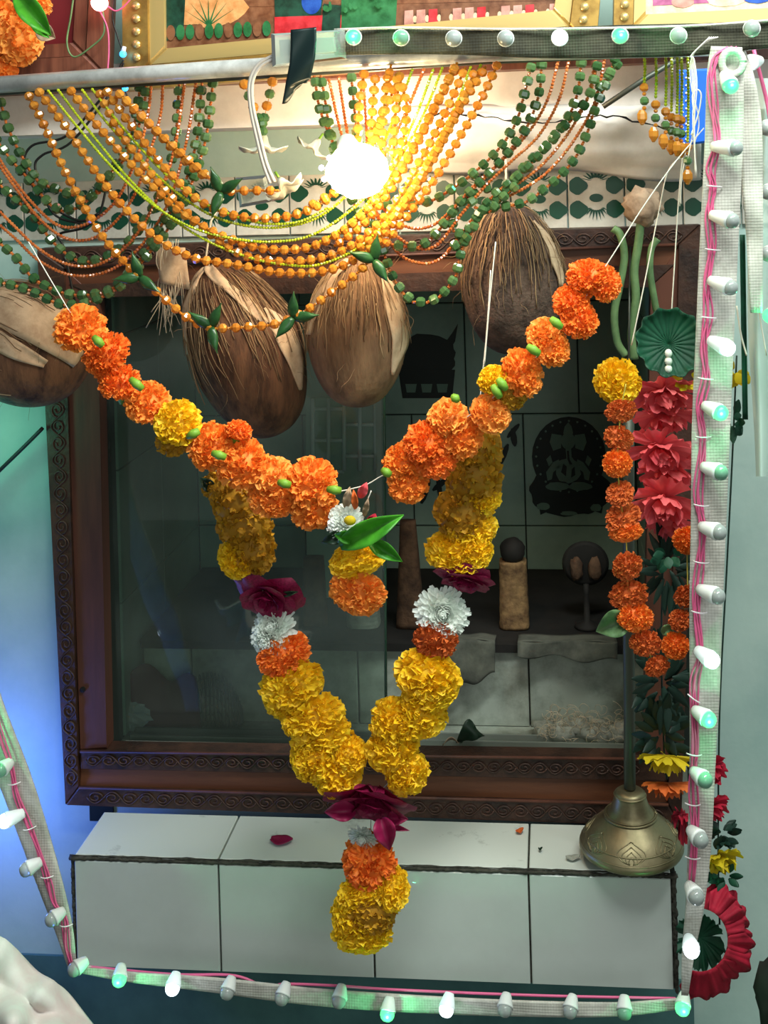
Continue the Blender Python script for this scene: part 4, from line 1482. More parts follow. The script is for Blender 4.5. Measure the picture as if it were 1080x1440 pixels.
leaf(g, 'rose_petal', 500, 1140, 456, 1142, 30, gy(1140) - .012, M['rose'], .008)
leaf(g, 'rose_petal', 540, 1150, 574, 1152, 22, gy(1140), M['rose'], .004)
leaf(g, 'rose_petal', 536, 1150, 548, 1196, 32, gy(1150) - .022, M['rose'], .006)
leaf(g, 'rose_petal', 540, 1160, 576, 1168, 10, gy(1140), M['rose'], .002)
leaf(g, 'sepal', 392, 838, 420, 832, 8, gy(840), M['leaf_d'])
leaf(g, 'sepal', 300, 690, 282, 672, 18, gy(690), M['leaf_d'])

# orange marigolds hanging before the maroon board
g = thing('hanging_marigold_garland', 'end of an orange marigold garland with a green leaf before the maroon board', 'garland', P(20, 60, -.2))
for a in [('l', 22, 54, 36, 42, (.5, -.1, .8)), ('o', -6, 92, 28, 34, (.3, .2, .8)), ('l', 50, 8, 24, 16, (.2, .3, .8)), ('o', -4, 30, 34, 34, (0, 0, 1))]:
    bloom(g, a[0], a[1], a[2], -.21, a[3], a[4], a[5])
leaf(g, 'green_leaf', 22, -8, 72, 50, 34, -.25, M['leaf'], .012)
leaf(g, 'green_leaf', 44, 34, 70, 54, 12, -.245, M['leaf'], .004)
leaf(g, 'dry_leaf', 52, 40, 78, 54, 26, -.225, M['dry'], .004)

# fallen petals and bits on the ledge
def petal(label, px, py, L, w, ang, m):
    z = lz1 + .0012
    q = P(px, py, -.1)
    d = q - CAM
    t_ = (z - CAM.z) / d.z
    c = CAM + d * t_
    u = U(c)
    mb = MB()
    ca, sa = math.cos(ang), math.sin(ang)
    grid(mb, lambda p, q_: c + V((((p - .5) * L * ca - (q_ - .5) * w * math.sin(PI * (.1 + .85 * p)) * sa) * u, ((p - .5) * L * sa + (q_ - .5) * w * 1.6 * math.sin(PI * (.1 + .85 * p)) * ca) * u,
         .0012 + .005 * (abs(p - .4)) + .003 * abs(q_ - .5))), 10, 6)
    o = mb.build('fallen_petal', m)
    so = o.modifiers.new('s', 'SOLIDIFY')
    so.thickness = .0005
    tag(o, label, 'petal', 'fallen petals on the ledge')


petal('dark red rose petal lying on the ledge under the left arm of the V garland', 396, 1184, 32, 16, -.1, M['rose'])
petal('tiny brown shrivelled petal on the ledge between the V garland and the bell', 731, 1171, 12, 7, .6, M['mr'])
petal('small grey smudge of ash on the ledge before the bell', 806, 1209, 20, 8, .1, M['ash'])
petal('dark speck of dry petal on the ledge at the foot of the frame', 760, 1197, 5, 4, .1, M['leaf_d'])

# ------------------------------------------------------------------ fabric flower string on the right
def ruffle(parent, name, px, py, Y, rx, ry, ax, m, layers=3, lobes=9, depth=.55, seed=0):
    """fabric bloom of broad overlapping petals with crinkled edges, facing along ax"""
    p = P(px, py, Y)
    u = U(p)
    z = (RT * ax[0] - UP * ax[1] - FW * ax[2]).normalized()
    m3 = frame_of(z)
    B = Matrix((RT, UP, -FW)).transposed()
    S3 = B @ Matrix.Diagonal((rx * u, ry * u, (rx + ry) * .5 * u)) @ B.transposed()
    mb = MB()
    rng = random.Random(seed)
    for l in range(layers):
        npet = max(5, lobes - 3 - l)
        off = rng.uniform(0, 6)
        f = 1 - .2 * l
        tilt = .18 + .42 * l * depth / .55
        for k in range(npet):
            az = off + 2 * PI * k / npet + rng.uniform(-.12, .12)
            x, y = V((math.cos(az), math.sin(az), 0)), V((-math.sin(az), math.cos(az), 0))
            ph, tl = rng.uniform(0, 6), tilt + rng.uniform(-.12, .12)
            wid = f * 2 * PI / npet * .78
            nv, nu = 7, 12
            vs = []
            for b in range(nv + 1):
                v = b / nv
                for a in range(nu + 1):
                    q = a / nu - .5
                    edge = 1 - .16 * (2 * q) ** 2 + .035 * math.sin(q * 22 + ph) * v + .03 * math.sin(q * 9 + ph)
                    rad = f * v * edge
                    bend = tl * (.5 + v) 
                    zz = .08 * l + rad * math.sin(bend) + .09 * v * v * math.sin(q * 10 + ph) + .05 * v * math.sin(q * 19 + ph * 2) * v - .22 * (2 * q) ** 2 * v * .5 - .12
                    vs.append(p + S3 @ (m3 @ (x * (rad * math.cos(bend)) + y * (q * wid * (.25 + .85 * v)) + V((0, 0, zz)))))
            mb.add(vs, [(b * (nu + 1) + a, b * (nu + 1) + a + 1, (b + 1) * (nu + 1) + a + 1, (b + 1) * (nu + 1) + a) for b in range(nv) for a in range(nu)])
    return mb.build(name, m, parent)


def fronds(parent, name, px, py, Y, rx, ry, m, n=26, seed=0, w=9):
    rng = random.Random(seed)
    mb = MB()
    for k in range(n):
        a = rng.uniform(0, 2 * PI)
        q = rng.uniform(.1, .5)
        x0, y0 = px + rx * q * math.cos(a), py + ry * q * math.sin(a)
        a2 = a + rng.uniform(-.7, .7)
        x1, y1 = x0 + rx * .7 * math.cos(a2), y0 + ry * .7 * math.sin(a2)
        d0, d1 = rng.uniform(-.012, .012), rng.uniform(-.02, .012)
        nx, ny = -math.sin(a2), math.cos(a2)
        def f(p, v):
            ww = w * math.sin(PI * (.08 + .86 * p)) * (v - .5)
            return P(x0 + (x1 - x0) * p + nx * ww, y0 + (y1 - y0) * p + ny * ww, Y + d0 + (d1 - d0) * p + .006 * (v - .5) ** 2)
        grid(mb, f, 5, 2)
    return mb.build(name, m, parent)


QY = -.215
g = thing('hanging_fabric_flower_string', 'string of coral pink fabric flowers under a pleated green cup, beside the light strip', 'artificial garland', P(935, 1110, QY), group='fabric flower strings')
thread_between(g, [(962, 200), (955, 270), (948, 380), (944, 445)], QY - .0, .0008)
thread_between(g, [(944, 445), (938, 520), (935, 700), (930, 900), (934, 1060), (938, 1096)], QY + .01, .0012, M['fgreen2'], 'cord')
# pleated green cup facing out
cp = P(940, 484, QY - .02)
u = U(cp)
mb = MB()
lathe(mb, [(r, z) for r, z in ((.02, 0), (.2, .03), (.5, .08), (.8, .16), (.97, .3), (1.05, .42))], cp, -FW * .85 + UP * .25, 96,
      wave=lambda r, z, w, j: (r * 46 * u * (1 + (.045 * math.cos(12 * w)) * (j / 5) ** 2), (z * 40 + 2.2 * math.cos(24 * w) * (j / 5)) * u))
o = mb.build('pleated_green_cup', M['fgreen'], g)
so = o.modifiers.new('s', 'SOLIDIFY')
so.thickness = .0008
mb = MB()
for k, y in enumerate((497, 508, 519)):
    blob(mb, P(940, y, QY - .036), .0046, 10, sc=(1, 1, 1.15))
mb.build('pearl_beads', M['bead_w'], g)
for k, (x, y, rx, ry, ax) in enumerate(((934, 552, 54, 40, (0, .55, .8)), (936, 584, 48, 34, (.1, .7, .6)), (928, 632, 52, 42, (-.1, .45, .85)), (940, 662, 46, 36, (.1, .6, .7)), (934, 704, 52, 46, (-.2, .5, .8)), (946, 736, 40, 30, (0, .7, .6)))):
    ruffle(g, 'pink_fabric_flower', x, y, QY - .016 * (k % 2 == 0), rx, ry, ax, M['pink'], 3, 10, .55, k)
fronds(g, 'dark_leaf_tuft', 938, 800, QY, 42, 60, M['fgreen2'], 40, 3)
fronds(g, 'green_leaf_tuft', 938, 780, QY - .02, 22, 24, M['fgreen'], 8, 4, 14)
fronds(g, 'dark_leaf_tuft', 930, 960, QY, 46, 70, M['fgreen2'], 50, 5, 12)
fronds(g, 'dark_leaf_tuft', 930, 1030, QY, 40, 50, M['fgreen2'], 34, 6, 12)
ruffle(g, 'yellow_fabric_flower', 938, 1066, QY - .01, 42, 26, (-.1, .85, .35), M['fyel'], 3, 11, .6, 21)
ruffle(g, 'orange_fabric_flower', 940, 1104, QY - .01, 38, 20, (0, .85, .35), M['mr'], 3, 12, .6, 22)
ruffle(g, 'red_fabric_tail', 960, 1150, QY - .0, 16, 46, (0, .95, .2), M['red'], 2, 9, .9, 23)
bloom(g, 'y', 868, 536, QY - .03, 34, 32, (-.2, -.1, .9), calyx=False, name='yellow_fabric_bloom')
fronds(g, 'yellow_petal_tuft', 968, 536, QY - .02, 24, 14, M['fyel'], 10, 9, 12)

SYY = -.295
g = thing('hanging_marigold_loop', 'long thin loop of small rust orange marigolds beside the pink fabric flowers', 'garland', P(920, 940, SYY))
pts = [(873, 578, 25, 15), (870, 616, 24, 17), (868, 652, 22, 20), (872, 695, 23, 16), (876, 728, 28, 19), (880, 748, 25, 14), (882, 796, 24, 20), (884, 836, 30, 20), (893, 868, 27, 22), (908, 904, 24, 20), (924, 936, 20, 15), (950, 908, 20, 19), (956, 872, 17, 15), (966, 838, 20, 16), (966, 760, 20, 20)]
thread_between(g, [(880, 540)] + [(p[0], p[1]) for p in pts], SYY, .0008, M['thread_y'])
for i, (x, y, rx, ry) in enumerate(pts):
    bloom(g, 'r' if i % 3 != 2 else 'd', x, y, SYY + R(-.004, .004), rx, ry, (R(-.3, .2), R(-.2, .2), .9), calyx=False, name='rust_marigold')
leaf(g, 'pale_leaf', 884, 870, 838, 888, 40, SYY + .012, M['stem'], .003)
leaf(g, 'pale_leaf', 930, 890, 950, 880, 16, SYY + .012, M['stem'], .003)

# fabric flowers hanging behind the strip on the wall side
WYY = -.17
g = thing('hanging_fabric_flower_string', 'second fabric flower string behind the light strip, ending in a crimson flower ring', 'artificial garland', P(1010, 1390, WYY), group='fabric flower strings')
thread_between(g, [(1036, 500), (1030, 640), (1022, 800), (1012, 1000), (1010, 1200), (1012, 1300)], WYY + .012, .0012, M['fgreen2'], 'cord')
fronds(g, 'yellow_petal_tuft', 1034, 522, WYY, 22, 26, M['fyel'], 16, 11, 14)
fronds(g, 'dark_leaf_tuft', 1030, 590, WYY, 16, 36, M['fgreen'], 14, 12, 12)
ruffle(g, 'crimson_fabric_flower', 998, 1084, WYY, 28, 28, (.5, .3, .8), M['red'], 3, 9, .5, 31)
ruffle(g, 'crimson_fabric_flower', 1000, 1136, WYY, 30, 26, (.5, .4, .7), M['red'], 3, 9, .5, 32)
fronds(g, 'dark_leaf_tuft', 1016, 1172, WYY, 28, 22, M['fgreen2'], 24, 13, 10)
ruffle(g, 'yellow_fabric_flower', 1012, 1206, WYY, 32, 28, (.2, .6, .7), M['fyel'], 3, 9, .5, 33)
fronds(g, 'green_leaf_tuft', 1018, 1232, WYY, 28, 20, M['fgreen'], 16, 14, 10)
mb = MB()
rng = random.Random(5)
for k in range(17):                              # ring of upright petals
    a = -1.25 + k / 16 * 3.0
    cx_, cy_ = 985 + 52 * math.cos(a), 1322 + 58 * math.sin(a)
    nx, ny = -math.sin(a), math.cos(a)
    ox, oy = math.cos(a), math.sin(a)
    ph, ls = rng.uniform(0, 6), rng.uniform(.8, 1.15)
    def f(p, v):
        ww = 36 * (.45 + .6 * p) * (v - .5)
        L = (36 * ls + 4 * math.sin(v * 9 + ph) - 13 * (2 * v - 1) ** 2) * p - 14
        return P(cx_ + ox * L + nx * ww, cy_ + oy * L + ny * ww, WYY - .02 * (1 - p) + (.007 * math.sin(v * 8 + ph) + .004 * math.sin(v * 17 + ph)) * p - .012 * (k % 2))
    grid(mb, f, 6, 10)
o = mb.build('crimson_flower_ring', M['red'], g)
so = o.modifiers.new('s', 'SOLIDIFY')
so.thickness = .0007
ruffle(g, 'green_leaf_cup', 985, 1322, WYY + .012, 36, 42, (-.2, 0, 1), M['fgreen'], 1, 12, .6, 41)

# withered lotus with limp stems
t = thing('withered_flower', 'dried tan flower head with limp curling green stems in front of the border tiles', 'dried flower', P(905, 480, -.10))
mb = MB()
blob(mb, P(903, 290, -.07), .024, 18, 4, .45, (1.05, .8, 1.0), 2.2)
mb.build('flower_head', M['dry'], t)
for pts, r in (([(862, 321), (872, 330), (878, 360), (872, 400), (864, 440), (868, 480), (880, 500)], .0052), ([(902, 300), (898, 340), (892, 380), (894, 420), (888, 470), (892, 505)], .0058), ([(925, 336), (916, 350), (914, 380), (920, 420), (926, 452)], .0046)):
    mb = MB()
    path = pxpath(pts, -.07)
    tube(mb, path, r, 10)
    mb.build('limp_stem', M['stem'], t)

# hanging white threads
for lab, pts, Y in (('white thread from the swag tip up to the end of the rod', [(697, 340), (688, 430), (681, 515)], -.3),
                    ('white thread slanting down past the limp green stems', [(965, 215), (940, 240), (926, 300), (906, 400), (888, 486)], -.22),
                    ('white thread dropping from the bead fringe to the pleated green cup', [(970, 205), (960, 240), (956, 290)], -.2)):
    mb = MB()
    tube(mb, pxpath(pts, Y), .0008, 5)
    tag(mb.build('hanging_thread', M['thread']), lab, 'thread', 'hanging white threads')
t = thing('tangled_thread', 'tangle of white threads looped at the corner of the light strip', 'thread', P(985, 150, -.33))
for k in range(5):
    mb = MB()
    x = 972 + 6 * k
    tube(mb, pxpath([(1010 - k * 3, 52), (988 - k * 4, 62 + 4 * k), (972 + k, 84), (972 + 2 * k, 120), (976 + R(-4, 8), 170), (970 + R(-6, 10), 220 + R(-20, 30))], -.335 - .002 * k), .0007, 5)
    mb.build('thread_strand', M['thread'], t)
mb = MB()
tube(mb, pxpath([(976, 160), (974, 135), (980, 126), (986, 134), (982, 160), (972, 190)], -.34), .0009, 5)
mb.build('thread_loop', M['thread'], t)

# ------------------------------------------------------------------ bell
KY = -.105
t = thing('hanging_bell', 'old brass bell on an iron rod, low over the right end of the ledge', 'bell', P(888, 1200, KY))
bc = P(888, 1190, KY)
u = U(bc)
prof = [(30, 6), (66, -3), (71, -1), (73, 3), (72.5, 7), (69, 12), (65, 17), (61, 22), (55, 28), (48, 34), (42, 39), (37.5, 43), (35, 46), (31, 50), (27.5, 55), (25, 61), (23, 67), (22, 72), (21, 76), (17, 79), (8, 80)]
mb = MB()
lathe(mb, [(r * u, z * u) for r, z in prof], bc, n=64)
mb.build('body', M['brass'], t)
for r, z, w in ((36, 45, 2.0), (34.5, 47.5, 1.2), (70.5, 9.5, 1.0), (64, 18.5, 1.1), (21.5, 73, 1.6)):
    mb = MB()
    tube(mb, [bc + V((r * u * math.cos(2 * PI * k / 48), r * u * math.sin(2 * PI * k / 48), z * u)) for k in range(49)], w * u, 8)
    mb.build('raised_ring', M['brass'], t)
mb = MB()
def onbell(w, z):
    for (r0, z0), (r1, z1) in zip(prof[5:], prof[6:]):
        if z0 <= z <= z1:
            r = r0 + (r1 - r0) * (z - z0) / (z1 - z0)
            return bc + V((r * u * math.cos(w), r * u * math.sin(w), z * u)) * 1.0
    return bc
for k in range(7):
    w0 = -PI / 2 - .06 + 2 * PI * k / 7
    for s, wd in ((1, .36), (.8, .24), (.6, .14), (.4, .06)):
        for sg in (-1, 1):
            path = [onbell(w0 + sg * wd * math.sin(PI * q / 10) * (1 - .25 * q / 10), 11 + 22 * s * q / 10) for q in range(11)]
            path = [p + (p - V((bc.x, bc.y, p.z))).normalized() * .0003 for p in path]
            tube(mb, path, .0007, 5)
mb.build('lotus_engraving', M['brass'], t)
mb = MB()
tube(mb, [bc + V((0, 0, 82 * u)), P(885, 1000, KY), P(884, 900, KY), P(884, 720, KY), P(884, 540, KY)], .0075, 14)
mb.build('rod', M['iron'], t)
mb = MB()
tube(mb, [P(884, 540, KY), P(885, 420, -.07), P(886, 348, -.027)], .0015, 6)
mb.build('hanging_wire', M['iron'], t)

# ------------------------------------------------------------------ light strips
def ribbon(parent, name, pts, Y, m, thick=.0022, yoff=None, n=8):
    """pts: (px, py, width px[, dY])"""
    sp = spline([(p[0], p[1], p[2], p[3] if len(p) > 3 else 0) for p in pts], n)
    mb = MB()
    vs = []
    N_ = 6
    for i, (x, y, w, dy) in enumerate(sp):
        a, b = sp[max(0, i - 1)], sp[min(len(sp) - 1, i + 1)]
        tx, ty = b[0] - a[0], b[1] - a[1]
        L = math.hypot(tx, ty) or 1
        nx, ny = -ty / L, tx / L
        for k in range(N_ + 1):
            q = (k / N_ - .5) * w
            vs.append(P(x + nx * q, y + ny * q, Y + dy + .002 * math.sin(i * .55) - .003 * (k / N_ - .5) * math.sin(i * .3)))
    fs = [(i * (N_ + 1) + k, i * (N_ + 1) + k + 1, (i + 1) * (N_ + 1) + k + 1, (i + 1) * (N_ + 1) + k) for i in range(len(sp) - 1) for k in range(N_)]
    mb.add(vs, fs)
    o = mb.build(name, m, parent)
    so = o.modifiers.new('s', 'SOLIDIFY')
    so.thickness = thick
    return o


def led(parent, base, tip, Y, lit, lens=None, fwd=.016, s=1.0):
    """white tapered socket from base px to lens px; lit: '', 'g', 'w'"""
    a, b = P(base[0], base[1], Y), P(tip[0], tip[1], Y - fwd)
    d = (b - a)
    L = max(d.length, .016)
    d.normalize()
    a = b - d * L
    u = .0008 * s
    mb = MB()
    lathe(mb, [(.3 * u, -1 * u), (6.5 * u, 0), (8.5 * u, L * .25), (11 * u, L * .7), (12 * u, L * .86), (12 * u, L * .95), (9 * u, L * .96)], a, d, 18)
    so = mb.build('bulb_socket', M['socket'], parent)
    mb = MB()
    e = a + d * L * .93
    lathe(mb, [(9.5 * u, 0), (10.8 * u, 2 * u), (10.6 * u, 6 * u), (8.6 * u, 10 * u), (4.8 * u, 12.6 * u), (.3 * u, 13.2 * u)], e, d, 16)
    m = {'': lens or M['lens'], 'g': M['led_g'], 'w': M['led_w']}[lit]
    mb.build('bulb_lens', m, so, label={'': None, 'g': 'lens glowing green', 'w': 'lens glowing white'}[lit])
    if lit:
        point('led_glow', b - FW * .012, .2 if lit == 'g' else .035, (.08, 1, .35) if lit == 'g' else (.8, .92, 1), .004)
    return so


def wires(parent, pts, Y, n=4, amp=5, r=.0011, ties=()):
    for k in range(n):
        ph = R(0, 6)
        q = []
        for i, p in enumerate(spline(pts, 6)):
            q.append(P(p[0] + (k - (n - 1) / 2) * 2.2 + amp * .7 * math.sin(i * .42 + ph) * .6, p[1], Y - .003 - .0012 * (k % 2)))
        mb = MB()
        tube(mb, q, r, 6)
        mb.build('pink_wire', M['pink_wire'], parent)
    for x, y, a in ties:
        mb = MB()
        c = P(x, y, Y - .004)
        tube(mb, [c + (RT * math.cos(a) - UP * math.sin(a)) * q * .0085 - FW * (.0045 - 55 * (q * .0085) ** 2) for q in [-1 + .25 * j for j in range(9)]], .0008, 5)
        mb.build('cable_tie', M['tie'], parent)


G_ = M['lens_g']
ZY = -.36
t = thing('led_light_strip', 'upright white webbing strip of LED bulbs with pink wires along the aqua wall', 'light strip', P(965, 1395, ZY), group='LED light strips')
ribbon(t, 'webbing', [(1022, 66, 44), (1020, 110, 52), (1018, 200, 54), (1012, 330, 54), (1006, 460, 54), (1000, 600, 54), (997, 720, 50), (993, 850, 47), (991, 980, 42), (988, 1080, 36), (984, 1180, 34), (978, 1270, 26), (968, 1340, 18), (963, 1400, 10)], ZY, M['webbing'])
ribbon(t, 'webbing_fold', [(1030, 70, 34), (1046, 110, 30), (1054, 170, 34), (1058, 240, 30), (1060, 300, 26), (1062, 360, 22), (1064, 440, 16)], ZY + .035, M['webbing'])
mb = MB()
tube(mb, [P(1030 + 15 * math.cos(a), 88 + 17 * math.sin(a), ZY - .006) for a in [2 * PI * k / 28 for k in range(29)]], .0042, 8)
mb.build('strap_loop', M['webbing'], t)
wires(t, [(1030, 66), (1008, 80), (1000, 110), (1006, 160), (1008, 200), (1000, 235), (1003, 262), (997, 300), (1002, 350), (993, 400), (996, 445), (990, 490), (992, 532), (985, 575), (988, 620), (982, 690), (988, 740), (984, 790), (980, 850), (984, 920), (977, 960), (978, 1040), (974, 1100), (978, 1160), (972, 1240)], ZY, 5, 5, .0011,
      ((1004, 262, .1), (1002, 351, .1), (996, 446, .1), (992, 532, .1), (989, 614, .0), (986, 710, .1), (986, 790, .1), (983, 860, .1), (976, 982, .6), (976, 1060, .1), (974, 1130, .1), (974, 1205, .1)))
for b, tp, lit in (((1018, 104), (1027, 120), 'g'), ((1002, 206), (1033, 208), ''), ((1000, 302), (1028, 310), ''), ((998, 394), (1026, 404), ''), ((998, 478), (1022, 489), 'w'), ((990, 570), (1012, 580), 'g'),
                   ((988, 656), (1012, 664), 'G'), ((985, 740), (1010, 748), ''), ((982, 828), (1008, 838), ''), ((980, 914), (1000, 928), 'w'), ((976, 998), (995, 1011), 'g'), ((974, 1084), (990, 1096), 'G'),
                   ((970, 1166), (984, 1180), ''), ((968, 1244), (978, 1260), ''), ((968, 1318), (972, 1334), 'w')):
    led(t, b, tp, ZY - .006, lit if lit != 'G' else '', G_ if lit == 'G' else None)

TY = -.335
t = thing('led_light_strip', 'soiled webbing strip of LED bulbs lying along the steel rod', 'light strip', P(760, 60, TY), group='LED light strips')
ribbon(t, 'webbing', [(470, 60, 34), (540, 58, 36), (640, 58, 38), (760, 60, 42), (870, 58, 46), (960, 56, 46), (1030, 52, 40), (1120, 44, 40)], TY + .008, M['webbing_d'], .004)
mb = MB()
tube(mb, pxpath([(470, 42), (560, 39), (700, 41), (840, 40), (980, 36), (1120, 26)], TY + .004), .0016, 8)
mb.build('dusty_top_cord', M['webbing'], t)
for x, y, lit in ((497, 52, 'g'), (564, 53, 'G'), (638, 54, ''), (711, 54, ''), (787, 53, 'w'), (872, 50, 'g'), (954, 50, ''), (1057, 40, '')):
    led(t, (x + 1, y + 1), (x, y), TY - .002, lit if lit != 'G' else '', G_ if lit == 'G' else None, fwd=.018)

t = thing('led_light_strip', 'webbing strip of LED bulbs running under the front edge of the tiled ledge', 'light strip', P(500, 1400, -.25), group='LED light strips')
BYY = -.245
ribbon(t, 'webbing', [(100, 1360, 12), (180, 1374, 14), (300, 1386, 20), (420, 1400, 24), (540, 1410, 24), (700, 1418, 22), (860, 1420, 20), (960, 1412, 14)], BYY, M['webbing'])
mb = MB()
tube(mb, pxpath([(110, 1358), (240, 1370), (330, 1372), (380, 1392), (396, 1384), (470, 1386), (560, 1392), (760, 1400), (950, 1404)], BYY + .004), .0016, 6)
mb.build('pink_wire', M['pink_wire'], t)
for b, tp, lit in (((120, 1352), (106, 1362), ''), ((170, 1362), (168, 1376), 'g'), ((247, 1372), (243, 1388), 'w'), ((325, 1378), (320, 1394), ''), ((402, 1386), (397, 1402), ''), ((480, 1390), (477, 1406), ''), ((548, 1404), (545, 1424), 'g'),
                   ((632, 1398), (628, 1418), 'w'), ((712, 1402), (710, 1418), ''), ((805, 1404), (802, 1420), ''), ((878, 1404), (878, 1422), 'G'), ((962, 1402), (960, 1416), 'g')):
    led(t, b, tp, BYY - .004, lit if lit != 'G' else '', G_ if lit == 'G' else None, fwd=.01)

t = thing('led_light_strip', 'slanting webbing strip of LED bulbs on the wall beside the ledge', 'light strip', P(60, 1240, -.25), group='LED light strips')
DYY = -.25
ribbon(t, 'webbing', [(-60, 860, 46), (-20, 990, 46), (18, 1090, 46), (46, 1170, 42), (72, 1250, 34), (90, 1310, 24), (102, 1362, 12)], DYY, M['webbing'])
wires(t, [(-40, 880), (-4, 1020), (16, 1080), (24, 1120), (40, 1160), (56, 1200), (68, 1240), (76, 1270), (90, 1290), (94, 1330), (100, 1356)], DYY, 4, 3, .0011, ((20, 1101, -.2), (42, 1164, -.3), (66, 1232, -.1), (93, 1300, -.1)))
for b, tp, lit in (((12, 1074), (2, 1082), 'G'), ((34, 1143), (8, 1154), 'w'), ((58, 1211), (38, 1222), ''), ((88, 1282), (74, 1292), ''), ((-12, 1005), (-30, 1014), 'g'), ((-30, 936), (-50, 944), '')):
    led(t, b, tp, DYY - .006, lit if lit != 'G' else '', G_ if lit == 'G' else None, fwd=.01)

# gauze drape with its own LEDs at the far edge
t = thing('sheer_gauze_drape', 'sheer pale gauze hanging at the edge beside the upright light strip', 'drape', P(1070, 700, -.26))
mb = MB()
grid(mb, lambda u_, v: P(1046 + 14 * v + 90 * u_ * (1 - .35 * v) + 3 * math.sin(v * 8), 110 + 560 * v, -.24 + .012 * math.sin(u_ * 14 + v * 3)), 40, 30)
mb.build('gauze', M['gauze'], t)
mb = MB()
grid(mb, lambda u_, v: P(1040 + 8 * u_ + 4 * v, 330 + 260 * v, -.25 + .004 * math.sin(u_ * 3)), 4, 20)
o = mb.build('green_hem', M['fgreen'], t)
so = o.modifiers.new('s', 'SOLIDIFY')
so.thickness = .0006
mb = MB()
tube(mb, pxpath([(1052, 200), (1062, 300), (1066, 420), (1078, 500)], -.262), .0008, 5)
tube(mb, pxpath([(1036, 430), (1042, 470), (1050, 500)], -.262), .0011, 5)
mb.build('loose_thread', M['thread'], t)
t = thing('led_light_strip', 'row of LED bulbs partly in view at the edge behind the sheer gauze', 'light strip', P(1085, 300, -.29), group='LED light strips')
mb = MB()
tube(mb, pxpath([(1060, 70), (1084, 180), (1090, 360), (1092, 460)], -.285), .0022, 6)
mb.build('wire', M['pink_wire'], t)
for tp, lit in (((1055, 88), 'w'), ((1078, 180), ''), ((1080, 270), ''), ((1080, 357), ''), ((1084, 444), 'g')):
    led(t, (tp[0] + 14, tp[1] - 3), tp, -.29, lit)

# ------------------------------------------------------------------ things in the niche
def topz(px, Y, z):
    """pixel row where height z sits at depth Y"""
    d = P(px, 700, Y)
    return V((d.x, Y, z))


def idol(label, px, y0, y1, w0, w1, Y, m, head=None, seed=1):
    b = P(px, y1, Y)
    t = thing('wrapped_idol', label, 'idol', V((b.x, b.y, pT)), 'idols in the niche')
    u = U(b)
    h = max((y1 - y0) * u, .02)
    base = V((b.x, b.y, pT + .001))
    mb = MB()
    n, k_ = 20, 26
    vs = []
    for j in range(k_ + 1):
        f = j / k_
        w = (w0 + (w1 - w0) * f) * u * .5
        for k in range(n):
            a = 2 * PI * k / n
            sq = (abs(math.cos(a)) ** 4 + abs(math.sin(a)) ** 4) ** -.25
            r = w * sq * (1 + .05 * noise.noise(V((math.cos(a) * 3, f * 9, seed + math.sin(a) * 3))))
            vs.append(base + V((r * math.cos(a), r * .8 * math.sin(a), h * f)))
    fs = [(j * n + k, j * n + (k + 1) % n, (j + 1) * n + (k + 1) % n, (j + 1) * n + k) for j in range(k_) for k in range(n)]
    fs += [tuple(range(n))[::-1], tuple(k_ * n + k for k in range(n))]
    mb.add(vs, fs)
    mb.build('body', m, t)
    if head:
        mb = MB()
        blob(mb, base + V((0, 0, h + head * u * .75)), head * u, 16, seed, .12)
        mb.build('head', M['soot'], t)
    return t


IY = PB + .06
idol('slim dark brown wrapped idol behind the orange drop at the niche centre', 578, 745, 892, 40, 22, IY, M['idol_d'], None, 1)
idol('golden brown wrapped idol with a round black head, out in the open', 724, 800, 893, 42, 38, IY, M['idol'], 18, 2)
idol('dim brown wrapped idol behind the glass, next to the white chrysanthemums', 444, 796, 890, 34, 28, IY, M['idol_d'], None, 3)
idol('pale squat block standing behind the glass under the orange drop', 512, 862, 893, 46, 44, IY, M['ash'], None, 4)
b = P(826, 890, IY)
t = thing('lamp_stand', 'soot dark round lamp stand on a thin stem beside the rust marigold loop', 'lamp stand', V((b.x, b.y, pT)))
u = U(b)
base = V((b.x, b.y, pT + .001))
mb = MB()
lathe(mb, [(.0001, 0), (.02, 0), (.018, .004), (.005, .01), (.004, .05), (.0045, .066), (.0001, .067)], base, n=18)
mb.build('stem', M['soot'], t)
mb = MB()
lathe(mb, [(.001, -.004), (.03, -.003), (.036, 0), (.03, .003), (.001, .004)], base + V((0, 0, .098)), (0, 1, .1), 32)
mb.build('disc', M['soot'], t)
for s in (-1, 1):
    mb = MB()
    blob(mb, base + V((s * .014, -.006, .092)), .013, 12, s + 3, .3, (.8, .5, 1.4))
    mb.build('embossed_half', M['idol_d'], t)


def rag(label, x0, x1, y0, y1a, y1b, Y, m):
    b = P((x0 + x1) / 2, y0, Y)
    mb = MB()
    def f(p, q):
        x = x0 + (x1 - x0) * p
        yb = y1a + (y1b - y1a) * p + 3 * math.sin(p * 12)
        w = P(x, y0 + (yb - y0) * q, Y)
        return w + V((0, -.006 * q - .004 * math.sin(p * 9 + q * 2), 0))
    grid(mb, f, 24, 10)
    def g_(p, q):
        w = f(p, 0)
        return V((w.x, w.y + .05 * q, pT + .0045 + (w.z - pT - .0045) * (1 - q) + .002 * math.sin(p * 10)))
    grid(mb, g_, 24, 4)
    o = mb.build('rag', m)
    so = o.modifiers.new('s', 'SOLIDIFY')
    so.thickness = .0012
    tag(o, label, 'rag', 'rags on the altar block')


rag('torn grey rag draped over the block edge behind the rust marigold of the V garland', 622, 696, 900, 972, 946, PB - .03, M['rag'])
rag('long grey rag draped over the block edge under the lamp stand', 728, 868, 902, 920, 928, PB - .03, M['rag'])

